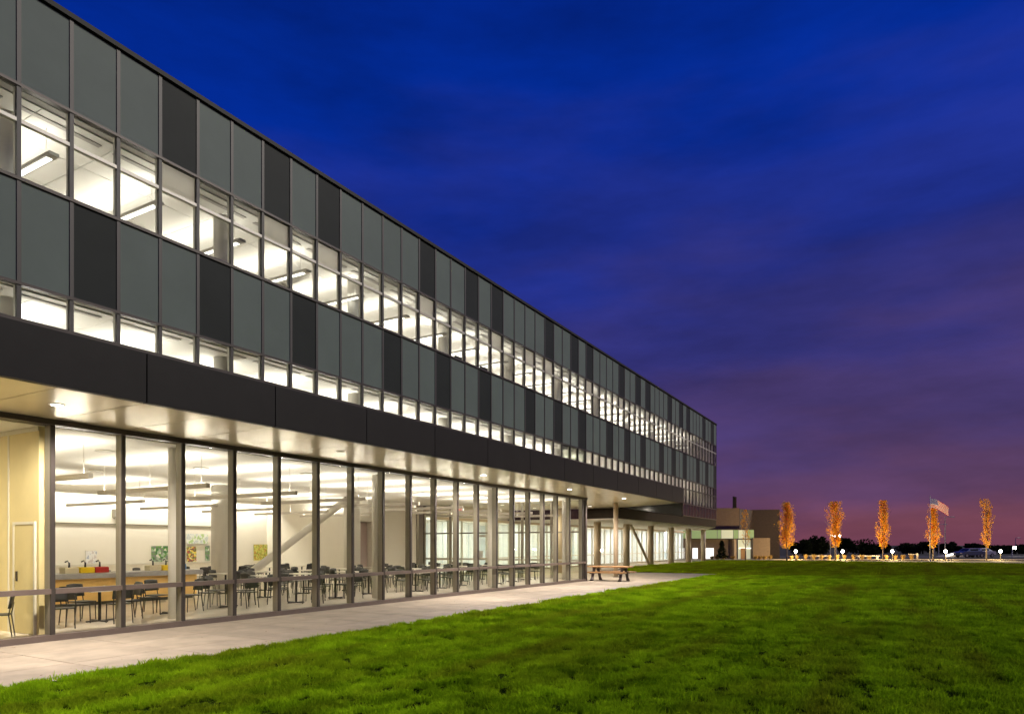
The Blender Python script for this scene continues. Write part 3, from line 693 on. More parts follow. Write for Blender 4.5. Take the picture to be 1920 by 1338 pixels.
# service counter
ct = thing('service_counter', 'long counter with orange wood front and grey top behind the window tables', 'counter', (-21.3, 12.0, .1))
MB().box(-.42, .45, -4.2, 2.7, .10, .80).build('front', 'counter_front', ct); MB().box(-.38, .38, -4.15, 2.6, 0, .099).build('plinth', 'kick', ct)
MB().bevbox(-.5, .62, -4.3, 2.82, .801, .95, .02).build('counter_top', 'counter_top', ct)
for i, (yy, c, lab) in enumerate(((10.75, 'cream', 'cream condiment dispenser, left of the near trio on the counter'), (11.2, 'yellow', 'yellow condiment dispenser, middle of the near trio on the counter'), (11.62, 'red', 'red condiment dispenser, right of the near trio on the counter'),
                                  (13.3, 'cream', 'cream condiment dispenser, left of the far trio on the counter'), (13.75, 'yellow', 'yellow condiment dispenser, middle of the far trio on the counter'), (14.15, 'red', 'red condiment dispenser beside the round column on the counter'))):
    t = thing('condiment_dispenser', lab, 'dispenser', (-21.1, yy, 1.055), 0, 'condiment dispensers on the counter')
    MB().bevbox(-.15, .15, -.19, .19, 0, .17, .02).build('tray', c, t)
    pm = MB().tube([(0, 0, .17), (0, 0, .30), (.03, -.06, .36), (.06, -.14, .33)], [.03, .025, .022, .02], 8).build('pump', 'black', t, True)
bt = thing('bottle', 'blue bottle on the counter right of the round column', 'bottle', (-21.3, 14.55, 1.055)); MB().tube([(0, 0, 0), (0, 0, .16), (0, 0, .2), (0, 0, .25)], [.06, .06, .03, .025], 12).build('bottle_body', 'blue_bottle', bt, True); MB().tube([(0, 0, .251), (0, 0, .28)], .027, 10).build('cap', 'paper_white', bt)
# small jars on the tables by the glass
jm = MB().tube([(0, 0, 0), (0, 0, .07), (0, 0, .09)], [.03, .03, .02], 10).mesh('jar', 'cream', True)
for k in range(4):
    o = link('jar', jm, None, (-16.35 - .3 * (k % 3) + .1, 9.05 + 1.98 * k, .845)); tag(o, 'small cream jar on the %s window row table from the partition' % ORD[k], 'jar', 'table jars')
# pictures and boxes on the back wall
picture('pic_map', [(60, 110, 60), (150, 170, 150), (90, 140, 60), (200, 200, 190), (110, 120, 110)], 9)
picture('pic_green', [(150, 160, 60), (190, 190, 90), (120, 130, 40), (210, 200, 120), (170, 120, 40)], 16)
picture('pic_blue', [(30, 60, 120), (120, 60, 130), (40, 130, 150), (230, 230, 160), (20, 20, 60)], 14)
picture('pic_tan', [(190, 160, 100), (60, 50, 40), (220, 200, 140), (120, 90, 50)], 14)
picture('pic_sky', [(110, 140, 180), (220, 220, 225), (235, 235, 235), (200, 190, 190)], 6, 'NOISE')
picture('pic_yel', [(220, 190, 60), (90, 70, 50), (120, 150, 70), (230, 220, 170), (150, 60, 60)], 14)
picture('pic_pale', [(225, 225, 220), (190, 200, 205), (240, 240, 235), (170, 200, 140)], 5, 'NOISE')
def wall_pic(px, py0, py1, wpx, m, lab, name='poster'):
    D = DW - .05; th = YAW - math.atan((px - 960) / 1280); yc = D / math.tan(th); th2 = YAW - math.atan((px + wpx - 960) / 1280); w = D / math.tan(th2) - yc
    k = D / .8658 / (1700 - px); h1 = CAM_H + (1021 - py0) * k; h0 = CAM_H + (1021 - py1) * k
    t = thing(name, lab, name, (-D, yc, h0))
    MB().box(-.012, .012, 0, w, 0, h1 - h0).build('print', m, t); MB().box(-.03, -.0121, -.01, w + .01, -.01, h1 - h0 + .01).build('backing', 'frame_light', t)
wall_pic(161, 1032, 1056, 20, 'pic_sky', 'small poster with blue top on the wall left of the cafeteria')
wall_pic(284, 1023, 1053, 36, 'pic_map', 'green aerial map poster left of the round column')
wall_pic(350, 1024, 1053, 18, 'pic_yel', 'yellow and red collage poster right of the round column')
wall_pic(350, 1000, 1019, 40, 'pic_pale', 'pale banner with faint green motif above the collage poster')
wall_pic(385, 1022, 1051, 8, 'pic_map', 'narrow green poster beside the thick pale column')
wall_pic(476, 1020, 1050, 28, 'pic_green', 'olive green painting left of the diagonal brace')
wall_pic(530, 1014, 1048, 12, 'pic_blue', 'blue and purple painting right of the diagonal brace')
wall_pic(563, 1025, 1046, 11, 'pic_pale', 'pale notice sheet between the blue and tan paintings')
wall_pic(603, 1010, 1046, 9, 'pic_tan', 'tall tan and black painting at the end of the wall')
def wall_box(px, py, lab):
    D = DW - .1; th = YAW - math.atan((px - 960) / 1280); yc = D / math.tan(th); k = D / .8658 / (1700 - px)
    t = thing('wall_speaker', lab, 'speaker', (-D, yc, CAM_H + (1021 - py) * k)); MB().box(-.1, .09, -.16, .16, -.19, .19).build('cabinet', 'frame_grey', t); MB().box(.091, .10, -.13, .13, -.16, .16).build('grille', 'counter_top', t)
wall_box(219, 962, 'grey square wall speaker above the orange counter'); wall_box(541, 966, 'grey square wall speaker right of the brace top')
ex = thing('exit_sign', 'red exit sign hanging near the far end of the cafeteria', 'sign', (-19.6, 28.5, 3.5)); MB().box(-.3, .3, -.03, .03, 0, .26).build('sign_box', 'paper_white', ex); MB().tube([(0, 0, .26), (0, 0, HC - 3.5)], .01, 5).build('hanger', 'pendant', ex)
cu = bpy.data.curves.new('exit_text', 'FONT'); cu.body = 'EXIT'; cu.size = .24; cu.align_x = 'CENTER'; cu.extrude = .003
to = bpy.data.objects.new('exit_text', cu); COL.objects.link(to); dg = bpy.context.evaluated_depsgraph_get(); tm = bpy.data.meshes.new_from_object(to.evaluated_get(dg)); bpy.data.objects.remove(to); tm.materials.clear(); tm.materials.append(MAT['red_sign'])
lt = link('lettering', tm, ex, (0, -.034, .05)); lt.rotation_euler = (R(90), 0, 0)

# ------------------------------------------------------------------ canopy wing at the far end
CW = thing('canopy_wing', 'brown canopy on round columns with a curtained glass room behind', 'building', (0, 0, 0))
cp = [(-16.42, 42.52), (-16.42, 69), (-20.8, 82), (-25, 82), (-25, 42.52)]
MB().prism(cp[::-1], HD + .03, HB - .03).build('canopy', 'soffit_brown', CW)
MB().prism([(-16.5, 42.6), (-16.5, 68.9), (-20.85, 81.8), (-25, 81.8), (-25, 42.6)][::-1], HD - .01, HD + .025).build('canopy_underside', 'wall_white', CW)
cc = MB().tube([(0, 0, -.03), (0, 0, HD - .01)], .275, 20).mesh('column', 'post_tan', True)
cc2 = MB().tube([(0, 0, -.03), (0, 0, HB)], .275, 20).mesh('column', 'post_tan', True)
for k in range(-1, 6): link('column', cc if k >= 0 else cc2, CW, (-20.2, 47.8 + 6.2 * k, 0))
MB().tube([(-20.2, 55.0, HD - .02), (-20.2, 59.8, .15)], .12, 12).build('brace', 'post_tan', CW, True)
y = 33.4; k = 0
while y < 87:
    bx('mullion', 'frame_light', CW, -24.85, -24.7, y - .04, y + .04, .1, 3.58)
    bx('glass_pane', 'glass_ground', CW, -24.80, -24.79, y + .041, y + 1.459, .1, 3.4)
    bx('handrail', 'post_tan', CW, -24.76, -24.72, y + .041, y + 1.459, .95, 1.01)
    # gathered curtains behind the glass, in front of the lit room
    if k % 9 not in (4,):
        q = MB(); nn = 14
        for i in range(nn + 1):
            yy = .05 + 1.4 * i / nn; xx = -25.25 + .05 * math.sin(i * 1.9 + k)
            q.v += [(xx, yy, .14), (xx, yy, 3.35)]
            if i: q.f.append((2 * i - 2, 2 * i, 2 * i + 1, 2 * i - 1))
        o = q.build('curtain', 'drape', CW, True); o.location = (0, y, 0)
    y += 1.5; k += 1
bx('head_beam', 'post_tan', CW, -24.9, -24.66, 33.36, 87.1, 3.42, 3.58); bx('ground_sill', 'frame_grey', CW, -24.9, -24.66, 33.36, 87.1, -.02, .1)
bx('room_floor', 'floor_int', CW, -33, -24.95, 33.3, 87.2, -.1, .08); bx('room_ceiling', 'wall_white', CW, -33, -24.95, 33.3, 87.2, 3.6, 3.7); bx('room_wall', 'room_cool', CW, -33.1, -33, 33.3, 87.2, .08, 3.6)
bx('room_wall', 'room_cool', CW, -33, -24.95, 87.2, 87.3, .08, 3.6); bx('room_wall', 'wall_white', CW, -33, -25.3, 33.2, 33.29, .08, 3.6)
bx('wing_wall', 'wall_white', CW, -33.1, -24.7, 33.3, 42.4, 3.71, HB + .05); bx('wing_soffit', 'wall_white', CW, -24.69, -19.21, YC + .07, 42.4, HB, HB + .04)
y = 36
while y < 87:
    bx('ceiling_light', 'lit_white', CW, -27.2, -26.8, y - .8, y + .8, 3.58, 3.598)
    area('ceiling_lamp', (-27.0, y, 3.56), .5, 1.6, 240, (.90, .96, 1), False, CW); y += 4.6
# fill lights with glowing discs, added to brighten canopy and soffit
for k in range(5):
    yy = 46 + 7 * k
    area('canopy_fill', (-22.4, yy, HD - .05), .3, .3, 170, (1, .88, .70), False, CW); MB().tube([(-22.4, yy, HD - .03), (-22.4, yy, HD - .012)], .14, 14).build('canopy_fill_disc', 'lit_white', CW)
for (dd, yy) in ((17.0, 36.0), (21.5, 36.0), (17.5, 40.2), (21.5, 40.2)):  # more added fill, for the soffit beyond the return glass
    MB().tube([(-dd, yy, HB - .015), (-dd, yy, HB - .002)], .12, 14).build('canopy_fill_disc', 'lit_white', CW); area('canopy_fill', (-dd, yy, HB - .04), .25, .25, 150, (1, .88, .70), False, CW)
pt = thing('steel_post', 'tan round steel post standing between the glass corner and the canopy', 'post', (-14.8, 37.8, 0)); MB().tube([(0, 0, .03), (0, 0, HB - .002)], .14, 18).build('shaft', 'post_tan', pt, True); MB().tube([(0, 0, -.005), (0, 0, .03)], .2, 18).build('base_plate', 'frame_grey', pt)
# picnic table
pc = thing('picnic_table', 'wooden picnic table with dark cast legs by the glass corner', 'picnic table', (-13.55, 33.75, 0))
for i in range(5): MB().bevbox(-1.15, 1.15, -.40 + .162 * i, -.40 + .162 * i + .15, .70, .765, .008).build('plank', 'wood', pc)
for sy in (-1, 1):
    for i in range(2): MB().bevbox(-1.15, 1.15, sy * .72 - .15 + .155 * i, sy * .72 - .005 + .155 * i, .42, .48, .008).build('bench_plank', 'wood', pc)
for sx in (-.78, .78):
    q = MB()
    for sy in (-1, 1):
        q.tube([(sx, sy * .62, 0), (sx, sy * .50, .16), (sx, sy * .44, .34), (sx, sy * .30, .52), (sx, sy * .26, .72)], [.10, .075, .085, .075, .10], 8)
    q.box(sx - .04, sx + .04, -.80, .80, .37, .429).box(sx - .04, sx + .04, -.38, .38, .65, .719)
    q.build('leg_frame', 'cast_dark', pc)

# ------------------------------------------------------------------ background: brown building, path, trees, lamps
def zquad(px0, z0, px1, z1, back):                   # footprint: front edge from px0@z0 to px1@z1, going back
    a, b_ = at(px0, z0), at(px1, z1); n = (b_ - a).normalized(); bk = Vector((-n.y, n.x, 0)) * back
    return [(a.x, a.y), (b_.x, b_.y), (b_.x + bk.x, b_.y + bk.y), (a.x + bk.x, a.y + bk.y)]
BB = thing('brick_building', 'brown brick building with a green lit glass band beyond the lawn', 'building', (0, 0, 0))
def blk(name, m, px0, z0, px1, z1, back, h0, h1, parent=BB): return MB().prism(zquad(px0, z0, px1, z1, back), h0, h1).build(name, m, parent)
blk('upper_block', 'brick_brown', 1270, 92, 1386, 92, 9, 3.9, hz(952, 92)); 
st = blk('tall_block', 'brick_dark', 1388, 99.5, 1462, 98, 16, 0, hz(954.5, 98))
blk('link_block', 'brick_dark', 1386.6, 95, 1412, 99.2, 6, 3.95, hz(953.2, 95))
blk('flue', 'fascia', 1375, 94, 1377.5, 94, .3, hz(952, 92), hz(930, 94)); blk('flue', 'fascia', 1378.3, 94, 1381, 94, .3, hz(952, 92), hz(931, 94))
blk('lower_wall', 'brick_brown', 1270, 91.8, 1376, 91.8, 8, 0, 2.70); blk('lower_wall', 'brick_brown', 1412, 90.5, 1444, 90.5, 6, 0, hz(1008, 90.5))
blk('parapet', 'brick_dark', 1270, 91.0, 1412, 91.0, 1.6, 3.88, 4.02)
for i, (a, b_) in enumerate(((1272, 1296), (1297, 1320), (1321, 1345), (1345.6, 1352.4), (1353, 1375), (1375.6, 1384.4), (1385, 1402), (1402.6, 1414))):
    blk('band_pane', 'green_lit_pale' if i in (4, 6) else 'green_lit_glass', a, 91.1, b_ - .5, 91.1, .1, 2.74, 3.87)
blk('band_sill', 'frame_bronze', 1270, 91.0, 1414, 91.0, .6, 2.66, 2.735)
for (a, b_, y0) in ((1299, 1308, 1025), (1323, 1338, 1025)): blk('lit_doorway', 'lit_white', a, 91.66, b_, 91.66, .1, .05, hz(y0 + 2, 91.7)); 
en = blk('entrance_glass', 'green_lit_pale', 1384, 91.5, 1409, 91.5, .1, .0, 2.6); blk('lit_doorway', 'lit_white', 1386, 91.3, 1408, 91.3, .1, 1.5, hz(1028, 91.4)); blk('entrance_door', 'wood', 1389, 91.2, 1398, 91.2, .08, .0, 1.45); blk('entrance_post', 'post_tan', 1376.5, 91.1, 1381, 91.1, .3, 0, 2.65); blk('entrance_side', 'brick_brown', 1409.5, 91.5, 1412, 91.5, 3, 0, 2.65)
# path at the edge of the lawn and road behind it
a, b_, c, d = at(1180, 84.5), at(2300, 84.5), at(2300, 90.3), at(1180, 90.3)
struct(MB().prism([(a.x, a.y), (b_.x, b_.y), (c.x, c.y), (d.x, d.y)], -.05, .03).build('path', 'path_stone'))
a, b_, c, d = at(1440, 100), at(2500, 100), at(2500, 118), at(1440, 118)
struct(MB().prism([(a.x, a.y), (b_.x, b_.y), (c.x, c.y), (d.x, d.y)], -.085, -.03).build('road', 'asphalt'))

def crown(q, rnd, n, base, prof, leaf, jit=1.):
    for i in range(n):
        t = rnd.random(); r = prof(t) * math.sqrt(rnd.uniform(.12, 1)) * rnd.uniform(.8, 1.12); a = rnd.uniform(0, 2 * math.pi)
        c = Vector((r * math.cos(a), r * math.sin(a), base[0] + t * base[1])); s = leaf * rnd.uniform(.6, 1.3)
        u = Vector((rnd.gauss(0, 1), rnd.gauss(0, 1), rnd.gauss(0, 1))).normalized(); v = u.orthogonal().normalized(); v = (Matrix.Rotation(rnd.uniform(0, 6.28), 3, u) @ v); w = u.cross(v)
        b = len(q.v); q.v += [tuple(c + v * s), tuple(c + w * s * .6), tuple(c - v * s), tuple(c - w * s * .6)]; q.f.append((b, b + 1, b + 2, b + 3))
def col_tree(px, z, py_top, py_low, wpx, lab, seed, n=2300, taper='oval', bare=0.):
    rnd = random.Random(seed); H = hz(py_top, z); h0 = hz(py_low, z); rad = wpx / 2 * z / 1280
    t = thing('columnar_tree', lab, 'tree', at(px, z), rnd.uniform(0, 6), 'orange columnar trees along the path')
    q = MB(); q.tube([(0, 0, -.05), (.02, .01, h0 * .7), (0, .03, H * .55), (.02, 0, H * .93)], [.085, .07, .045, .012], 7).build('trunk', 'bark_pale', t, True)
    L = MB()
    for i in range(26):
        zz = h0 * .85 + (H - h0) * .75 * rnd.random(); a = rnd.uniform(0, 6.28); rr = rad * rnd.uniform(.5, .95); up = rnd.uniform(.8, 1.8)
        L.tube([(0, 0, zz), (rr * .6 * math.cos(a), rr * .6 * math.sin(a), zz + up * .5), (rr * math.cos(a), rr * math.sin(a), min(zz + up, H))], [.025, .015, .005], 4)
    L.build('limbs', 'bark_pale', t)
    def prof(u):
        if taper == 'oval': k = min(1, .35 + 1.8 * u) * (1 - .62 * max(0, (u - .25) / .75) ** 1.5)
        elif taper == 'column': k = min(1, .5 + 1.5 * u) * (1. - .25 * u)
        else: k = min(1, .45 + 2.6 * u) * (1 - .66 * u ** .85)
        return rad * k * (1 + .18 * math.sin(u * 19 + seed) + .10 * math.sin(u * 43 + 2 * seed))
    C_ = MB(); nsp = max(14, n // 60)
    for i in range(nsp):                              # upright sprays of leaves round rising twigs
        u = (i + rnd.random()) / nsp * .93; a = rnd.uniform(0, 6.28); rr = prof(u) * rnd.uniform(.15, .85); z0 = h0 * .92 + u * (H - h0 * .92); ln = min(rnd.uniform(.7, 1.5), H * 1.01 - z0 + .15); sr = rad * rnd.uniform(.16, .30)
        c0 = Vector((rr * .75 * math.cos(a), rr * .75 * math.sin(a), z0)); c1 = Vector((rr * 1.12 * math.cos(a), rr * 1.12 * math.sin(a), z0 + ln))
        for k in range(int(n / nsp)):
            t_ = rnd.random(); w_ = sr * math.sin(math.pi * (.12 + .86 * t_)) ** .8; d = Vector((rnd.gauss(0, .5), rnd.gauss(0, .5), rnd.gauss(0, .4))) * w_
            c = c0.lerp(c1, t_) + d; s_ = .055 * rnd.uniform(.6, 1.35); n_ = Vector((rnd.gauss(0, 1), rnd.gauss(0, 1), rnd.gauss(0, .7))).normalized(); v = n_.orthogonal().normalized(); v = Matrix.Rotation(rnd.uniform(0, 6.28), 3, n_) @ v; w = n_.cross(v); b = len(C_.v)
            C_.v += [tuple(c + v * s_), tuple(c + w * s_ * .62), tuple(c - v * s_), tuple(c - w * s_ * .62)]; C_.f.append((b, b + 1, b + 2, b + 3))
    C_.build('crown', 'leaf_orange', t)
    return t
col_tree(1475, 82, 945, 1026, 46, 'orange columnar tree standing against the corner of the brown building', 1, 7000, 'flame')
col_tree(1566, 82, 943, 1024, 38, 'orange columnar tree with a blunt top, behind the two glowing street lamps', 2, 6500, 'column')
col_tree(1656, 82, 941, 1026, 36, 'orange columnar tree with a pointed top, left of the flagpole tree', 3, 6000, 'flame')
col_tree(1750, 83, 944, 1025, 36, 'orange columnar tree directly behind the flagpole', 4, 6000, 'flame')
col_tree(1850, 82, 938, 1024, 30, 'sparse orange columnar tree farthest to the right', 5, 3000, 'column')
col_tree(1398, 84, 958, 1022, 32, 'thin bare columnar tree in front of the brown building entrance', 6, 700, 'column')
# dark trees beyond
def dark_tree(px, z, py_top, wpx, lab, seed, n=1300, base=1.0):
    rnd = random.Random(seed); H = hz(py_top, z); rad = wpx / 2 * z / 1280
    t = thing('dark_tree', lab, 'tree', at(px, z), 0, 'dark trees beyond the path')
    MB().tube([(0, 0, -.1), (.05, 0, H * .35), (0, .1, H * .75)], [.22, .17, .06], 7).build('trunk', 'bark', t, True)
    C_ = MB()
    for j in range(9):                                # clumps give an uneven outline
        a = rnd.uniform(0, 6.28); rr = rad * rnd.uniform(.0, .62); cz = .2 + (H - .2) * rnd.uniform(.10, .8); cr_ = rad * rnd.uniform(.35, .55)
        cr_z = min(cr_, (H - cz))
        for i in range(n // 9):
            d = Vector((rnd.gauss(0, 1), rnd.gauss(0, 1), rnd.gauss(0, 1))).normalized() * (rnd.random() ** .4)
            c = Vector((rr * math.cos(a) + d.x * cr_, rr * math.sin(a) + d.y * cr_, cz + d.z * max(cr_z, .5))); s = rnd.uniform(.16, .34)
            u = Vector((rnd.gauss(0, 1), rnd.gauss(0, 1), rnd.gauss(0, 1))).normalized(); v = u.orthogonal().normalized(); w = u.cross(v); b = len(C_.v)
            C_.v += [tuple(c + v * s), tuple(c + w * s * .7), tuple(c - v * s), tuple(c - w * s * .7)]; C_.f.append((b, b + 1, b + 2, b + 3))
    C_.build('crown', 'leaf_dark', t)
DT = [(1510, 128, 1010, 34, 'small dark tree left of the broad dark crown beside the first orange tree'), (1534, 132, 1003, 48, 'broad dark tree right of the brown building'), (1586, 140, 1008, 40, 'dark tree behind the glowing street lamps'), (1622, 136, 1009, 58, 'wide round dark tree left of the pointed orange tree'), (1655, 150, 1018, 40, 'low dark tree behind the pointed orange tree'), (1697, 155, 1017, 54, 'low dark tree between the pointed orange tree and flagpole'), (1730, 150, 1015, 46, 'dark tree just left of the flagpole'), (1788, 165, 1012, 30, 'dark tree above the lit kiosk'), (1822, 165, 1018, 34, 'small dark tree right of the lit kiosk'), (1885, 150, 1023, 70, 'low dark tree mass at the right picture edge'), (1925, 150, 1020, 60, 'dark tree cut by the right picture edge'), (1850, 160, 1022, 50, 'low dark tree behind the sparse orange tree'), (1765, 160, 1019, 40, 'low dark tree behind the tall lamp posts'), (1495, 150, 1016, 40, 'dark tree peeping out beside the brown building')]
for i, (px, z, yt, w_, lab) in enumerate(DT): dark_tree(px, z, yt, w_, lab, 50 + i)
ev = thing('evergreen_shrub', 'dark conical shrub in front of the brown building', 'shrub', at(1353, 88)); q = MB(); crown(q, random.Random(9), 900, (.2, hz(1013, 88) - .2), lambda u: .75 * (1 - u * .8) * (1 + .2 * math.sin(u * 17)), .11); q.build('foliage', 'leaf_dark', ev); MB().tube([(0, 0, -.05), (0, 0, 1.4)], [.06, .03], 6).build('stem', 'bark', ev)
# ornamental grasses
def straw_mesh(seed, h, r, n):
    rnd = random.Random(seed); q = MB()
    for i in range(n):
        a = rnd.uniform(0, 6.28); t = rnd.random() ** .6; hh = h * rnd.uniform(.6, 1.05); x0, y0 = .3 * r * t * math.cos(a), .3 * r * t * math.sin(a); x1, y1 = r * t * math.cos(a), r * t * math.sin(a); w = .018; dx, dy = -math.sin(a) * w, math.cos(a) * w; b = len(q.v)
        q.v += [(x0 - dx, y0 - dy, 0), (x0 + dx, y0 + dy, 0), (x1 * .8 + dx, y1 * .8 + dy, hh * .7), (x1 * .8 - dx, y1 * .8 - dy, hh * .7), (x1 * 1.1, y1 * 1.1, hh)]; q.f += [(b, b + 1, b + 2, b + 3), (b + 3, b + 2, b + 4)]
    return q.mesh('blades', 'straw')
sms = [straw_mesh(i, .62, .34, 130) for i in range(3)]
GP = [(1484, 'just left of the first bollard lamp'), (1494, 'under the first bollard lamp'), (1511, 'right of the first bollard lamp'), (1526, 'left end of the first stone bench'), (1541, 'middle of the first stone bench'), (1555, 'right end of the first stone bench'), (1570, 'between the first stone bench and second bollard lamp'), (1583, 'under the second bollard lamp'), (1600, 'left of the second stone bench'), (1616, 'left end of the second stone bench'), (1630, 'right part of the second stone bench'), (1662, 'left of the third bollard lamp'), (1679, 'right of the third bollard lamp'), (1693, 'between the third bollard lamp and white post'), (1709, 'beside the white end post')]
for i, (px, w_) in enumerate(GP):
    t = thing('ornamental_grass', 'golden tuft of ornamental grass, ' + w_, 'grass tuft', at(px, 86.5, .02), i, 'golden grass tufts along the path'); link('blades', sms[i % 3], t); t.scale = (1, 1, random.uniform(.85, 1.15)); MB().tube([(0, 0, -.04), (0, 0, .06)], [.13, .08], 7).build('root_crown', 'straw', t)
for i, (px, w_) in enumerate(((1335, 'by the lit doorway'), (1345, 'left of the dark shrub'), (1356, 'in front of the dark shrub'), (1374, 'left of the entrance post'), (1417, 'right of the entrance'), (1425, 'second right of the entrance'), (1434, 'third right of the entrance'), (1444, 'at the end of the low brick wall'))):
    t = thing('ornamental_grass', 'golden tuft of ornamental grass at the brown building, ' + w_, 'grass tuft', at(px, 88.3, -.02), i * 2, 'golden grass tufts at the brown building'); link('blades', sms[i % 3], t); t.scale = (1.2, 1.2, random.uniform(.8, 1.1)); MB().tube([(0, 0, -.06), (0, 0, .06)], [.13, .08], 7).build('root_crown', 'straw', t)
# benches
for (p0, p1, lab) in ((1518, 1557, 'first pale stone bench, right of the first bollard lamp'), (1607, 1648, 'second pale stone bench, left of the third bollard lamp')):
    a, b_ = at(p0, 87.6, .03), at(p1, 87.6, .03); L = (b_ - a).length; t = thing('stone_bench', lab, 'bench', a, math.atan2(b_.y - a.y, b_.x - a.x), 'stone benches along the path')
    MB().bevbox(0, L, -.22, .22, .40, .50, .01).build('seat', 'bench_stone', t)
    for xx in (.15, L * .5 - .1, L - .4): MB().box(xx, xx + .25, -.16, .16, 0, .399).build('leg', 'bench_stone', t)
ep = thing('end_post', 'short white post at the right end of the golden grasses', 'post', at(1720, 87, .03)); MB().bevbox(-.10, .10, -.10, .10, 0, .80, .03).build('shaft', 'bench_stone', ep); MB().box(-1.0, -.101, -.03, .03, .62, .69).build('rail', 'bench_stone', ep)
# bollard lamps
for i, px in enumerate((1492, 1580, 1673, 1773, 1876)):
    t = thing('bollard_lamp', 'glowing bollard lamp on the path, %s from the left' % ORD[i], 'lamp', at(px, 85.3, .03), 0, 'bollard lamps along the path')
    MB().tube([(0, 0, 0), (0, 0, .90)], .05, 10).build('shaft', 'fascia', t); MB().sphere((0, 0, 1.05), .17, 12, 8).build('lamp_head', 'lamp_white', t, True); MB().tube([(0, 0, 1.215), (0, 0, 1.24)], .10, 10).build('cap', 'pole_grey', t)
    l = bpy.data.lights.new('bollard_light', 'POINT'); l.energy = 1700; l.color = (1, .72, .36); l.shadow_soft_size = .12
    o = bpy.data.objects.new('bollard_light', l); COL.objects.link(o); o.parent = t; q_ = at(px, 84.6) - at(px, 85.3); o.location = (q_.x, q_.y, 1.1)
# street lamps
def street_lamp(px, z, py, lab, lit, arm=0.9):
    H = hz(py, z); t = thing('street_lamp', lab, 'street lamp', at(px, z), YAW, 'street lamps beyond the path')
    MB().tube([(0, 0, -.05), (0, 0, .4), (0, 0, H)], [.12, .08, .055], 8).build('pole', 'pole_grey', t); MB().tube([(0, 0, H - .05), (arm * .6, 0, H + .08), (arm, 0, H + .05)], .035, 6).build('arm', 'pole_grey', t)
    if lit: MB().sphere((arm, 0, H - .02), .28, 12, 8, .8).build('lamp_head', 'lamp_white', t, True)
    else: MB().bevbox(arm - .1, arm + .55, -.14, .14, H - .02, H + .1, .04).build('lamp_head', 'pole_grey', t)
street_lamp(1557, 112, 1003, 'lit street lamp glowing white in front of the blunt orange tree', True, .6); street_lamp(1568, 128, 1004, 'smaller lit street lamp seen through the blunt orange tree', True, .55)
street_lamp(1772, 106, 969, 'tallest unlit lamp post right of the flagpole', False); street_lamp(1760, 122, 983, 'middle unlit lamp post behind the flagpole', False); street_lamp(1752, 140, 994, 'farthest unlit lamp post close beside the flagpole', False); street_lamp(1904, 150, 1008, 'lamp post near the right picture edge', False, .5); street_lamp(1898, 118, 1026, 'low lit lamp near the right picture edge', True, .4)
# flagpole and flag
fp = thing('flagpole', 'tall slim white flagpole on the lawn edge', 'flagpole', at(1744, 80)); HFt = hz(931, 80)
MB().tube([(0, 0, 0), (0, 0, HFt)], [.06, .035], 10).build('pole', 'column_white', fp, True); MB().sphere((0, 0, HFt + .05), .07, 8, 6).build('finial', 'pole_grey', fp); MB().tube([(0, 0, -.02), (0, 0, .12)], .16, 12).build('base', 'pole_grey', fp)
def flag():
    t = thing('flag', 'american flag with red and white stripes flying from the flagpole', 'flag', at(1744.6, 80, 0), YAW)
    Lx, Hh = 2.25, 1.15; zt = hz(934, 80); NU, NV = 26, 13
    def P(u, v): 
        x = .03 + Lx * u * (1 - .04 * u); droop = 1.0 * u ** 1.35; return Vector((x, .16 * math.sin(u * 7 + v) * u, zt - droop * .98 - v * Hh * (1 - .1 * u) + .07 * math.sin(u * 6)))
    translucent('flag_red', (.85, .16, .10), .5); translucent('flag_white', (.95, .92, .86), .5); translucent('flag_blue', (.28, .30, .50), .5)
    for nm, m, test in (('red_stripes', 'flag_red', lambda i, j: j % 2 == 0 and not (i < 10 and j < 7)), ('white_stripes', 'flag_white', lambda i, j: j % 2 == 1 and not (i < 10 and j < 7)), ('canton', 'flag_blue', lambda i, j: i < 10 and j < 7)):
        q = MB()
        for i in range(NU):
            for j in range(NV):
                if test(i, j): q.poly([P(i / NU, j / NV), P(i / NU, (j + 1) / NV), P((i + 1) / NU, (j + 1) / NV), P((i + 1) / NU, j / NV)])
        o = q.build(nm, m, t)
        if nm == 'canton':
            s_ = MB()
            for r_ in range(5):
                for c_ in range(6):
                    c = P((.5 + c_ * 1.6) / NU, (.8 + r_ * 1.3) / NV) + Vector((0, -.012, 0)); s_.poly([c + Vector((.03 * math.sin(k * 2.513 / 2) * (1 if k % 2 == 0 else .45), 0, .03 * math.cos(k * 2.513 / 2) * (1 if k % 2 == 0 else .45))) for k in range(5)])
            s_.build('stars', 'flag_white', o)
flag()
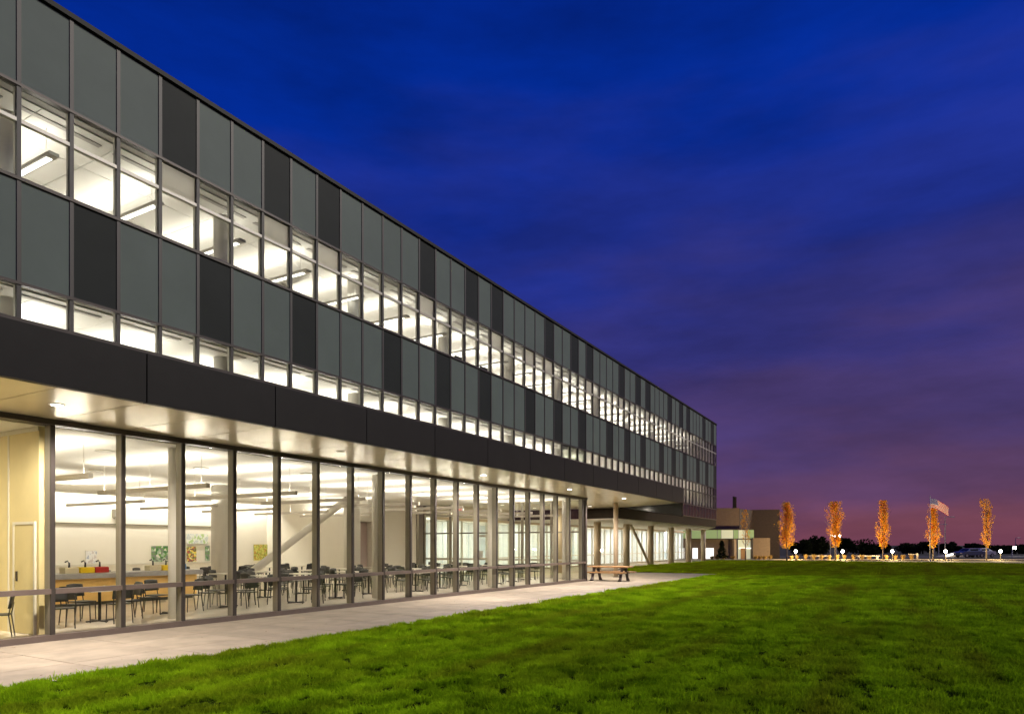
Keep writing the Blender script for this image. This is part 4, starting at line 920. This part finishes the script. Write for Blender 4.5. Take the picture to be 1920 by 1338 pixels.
# kiosk with a lit eave, and parked cars
ko = at(1772, 108); kr = at(1806, 108); ang = math.atan2(kr.y - ko.y, kr.x - ko.x); L = (kr - ko).length
k_ = thing('kiosk', 'low pale kiosk with a sloping glowing eave right of the flagpole', 'kiosk', (ko.x, ko.y, -.03), ang)
q = MB(); q.v += [(0, 0, 0), (L, 0, 0), (L, 2.5, 0), (0, 2.5, 0), (0, 0, hz(1043, 108)), (L, 0, hz(1035, 108)), (L, 2.5, hz(1035, 108)), (0, 2.5, hz(1043, 108))]; q.f += [(0, 1, 5, 4), (1, 2, 6, 5), (2, 3, 7, 6), (3, 0, 4, 7), (4, 5, 6, 7), (3, 2, 1, 0)]; q.build('wall', 'bench_stone', k_)
MB().tube([(-.1, -.15, hz(1041.5, 108)), (L + .1, -.15, hz(1032, 108))], .12, 8).build('lit_eave', 'lamp_bar', k_)
for xx in (.1, L * .33, L * .66, L - .1): MB().box(xx - .05, xx + .05, -.09, -.001, 0, hz(1044, 108)).build('pilaster', 'post_tan', k_)
def car(px, z, lab, m, rz):
    t = thing('parked_car', lab, 'car', at(px, z, -.03), rz, 'cars parked on the road')
    q = MB(); prof = [(-2.1, .35), (-2.15, .7), (-1.9, .88), (-1.2, .95), (-.6, 1.38), (.7, 1.42), (1.5, .98), (2.1, .9), (2.15, .4)]
    for s in (-1, 1):
        for (x, z_) in prof: q.v.append((x, s * (.86 if z_ < 1 else .66), z_))
    n = len(prof); q.f.append(tuple(range(n))); q.f.append(tuple(n + i for i in reversed(range(n))))
    for i in range(n): j = (i + 1) % n; q.f.append((i, n + i, n + j, j))
    q.build('body', m, t, False)
    MB().slabpoly([(-1.13, -.60, 1.01), (-1.13, .60, 1.01), (-.66, .56, 1.35), (-.66, -.56, 1.35)], -.02).build('windscreen', 'dark_glass', t)
    for s in (-1, 1):
        MB().box(-.62, .72, s * .775 - .05, s * .775 + .05, 1.0, 1.3).build('side_window', 'dark_glass', t)
        MB().box(-2.17, -2.12, s * .62 - .16, s * .62 + .16, .62, .76).build('headlight', 'paper_white', t)
        for x in (-1.35, 1.35):
            w = MB().tube([(x, s * .70, .32), (x, s * .88, .32)], .32, 16).build('wheel', 'tyre', t); MB().tube([(x, s * .881, .32), (x, s * .89, .32)], .19, 12).build('rim', 'pole_grey', w)
car(1818, 104, 'dark blue car parked right of the lit kiosk', 'car_blue', YAW + R(12)); car(1838, 106, 'white car parked behind the sparse orange tree', 'car_white', YAW + R(15))
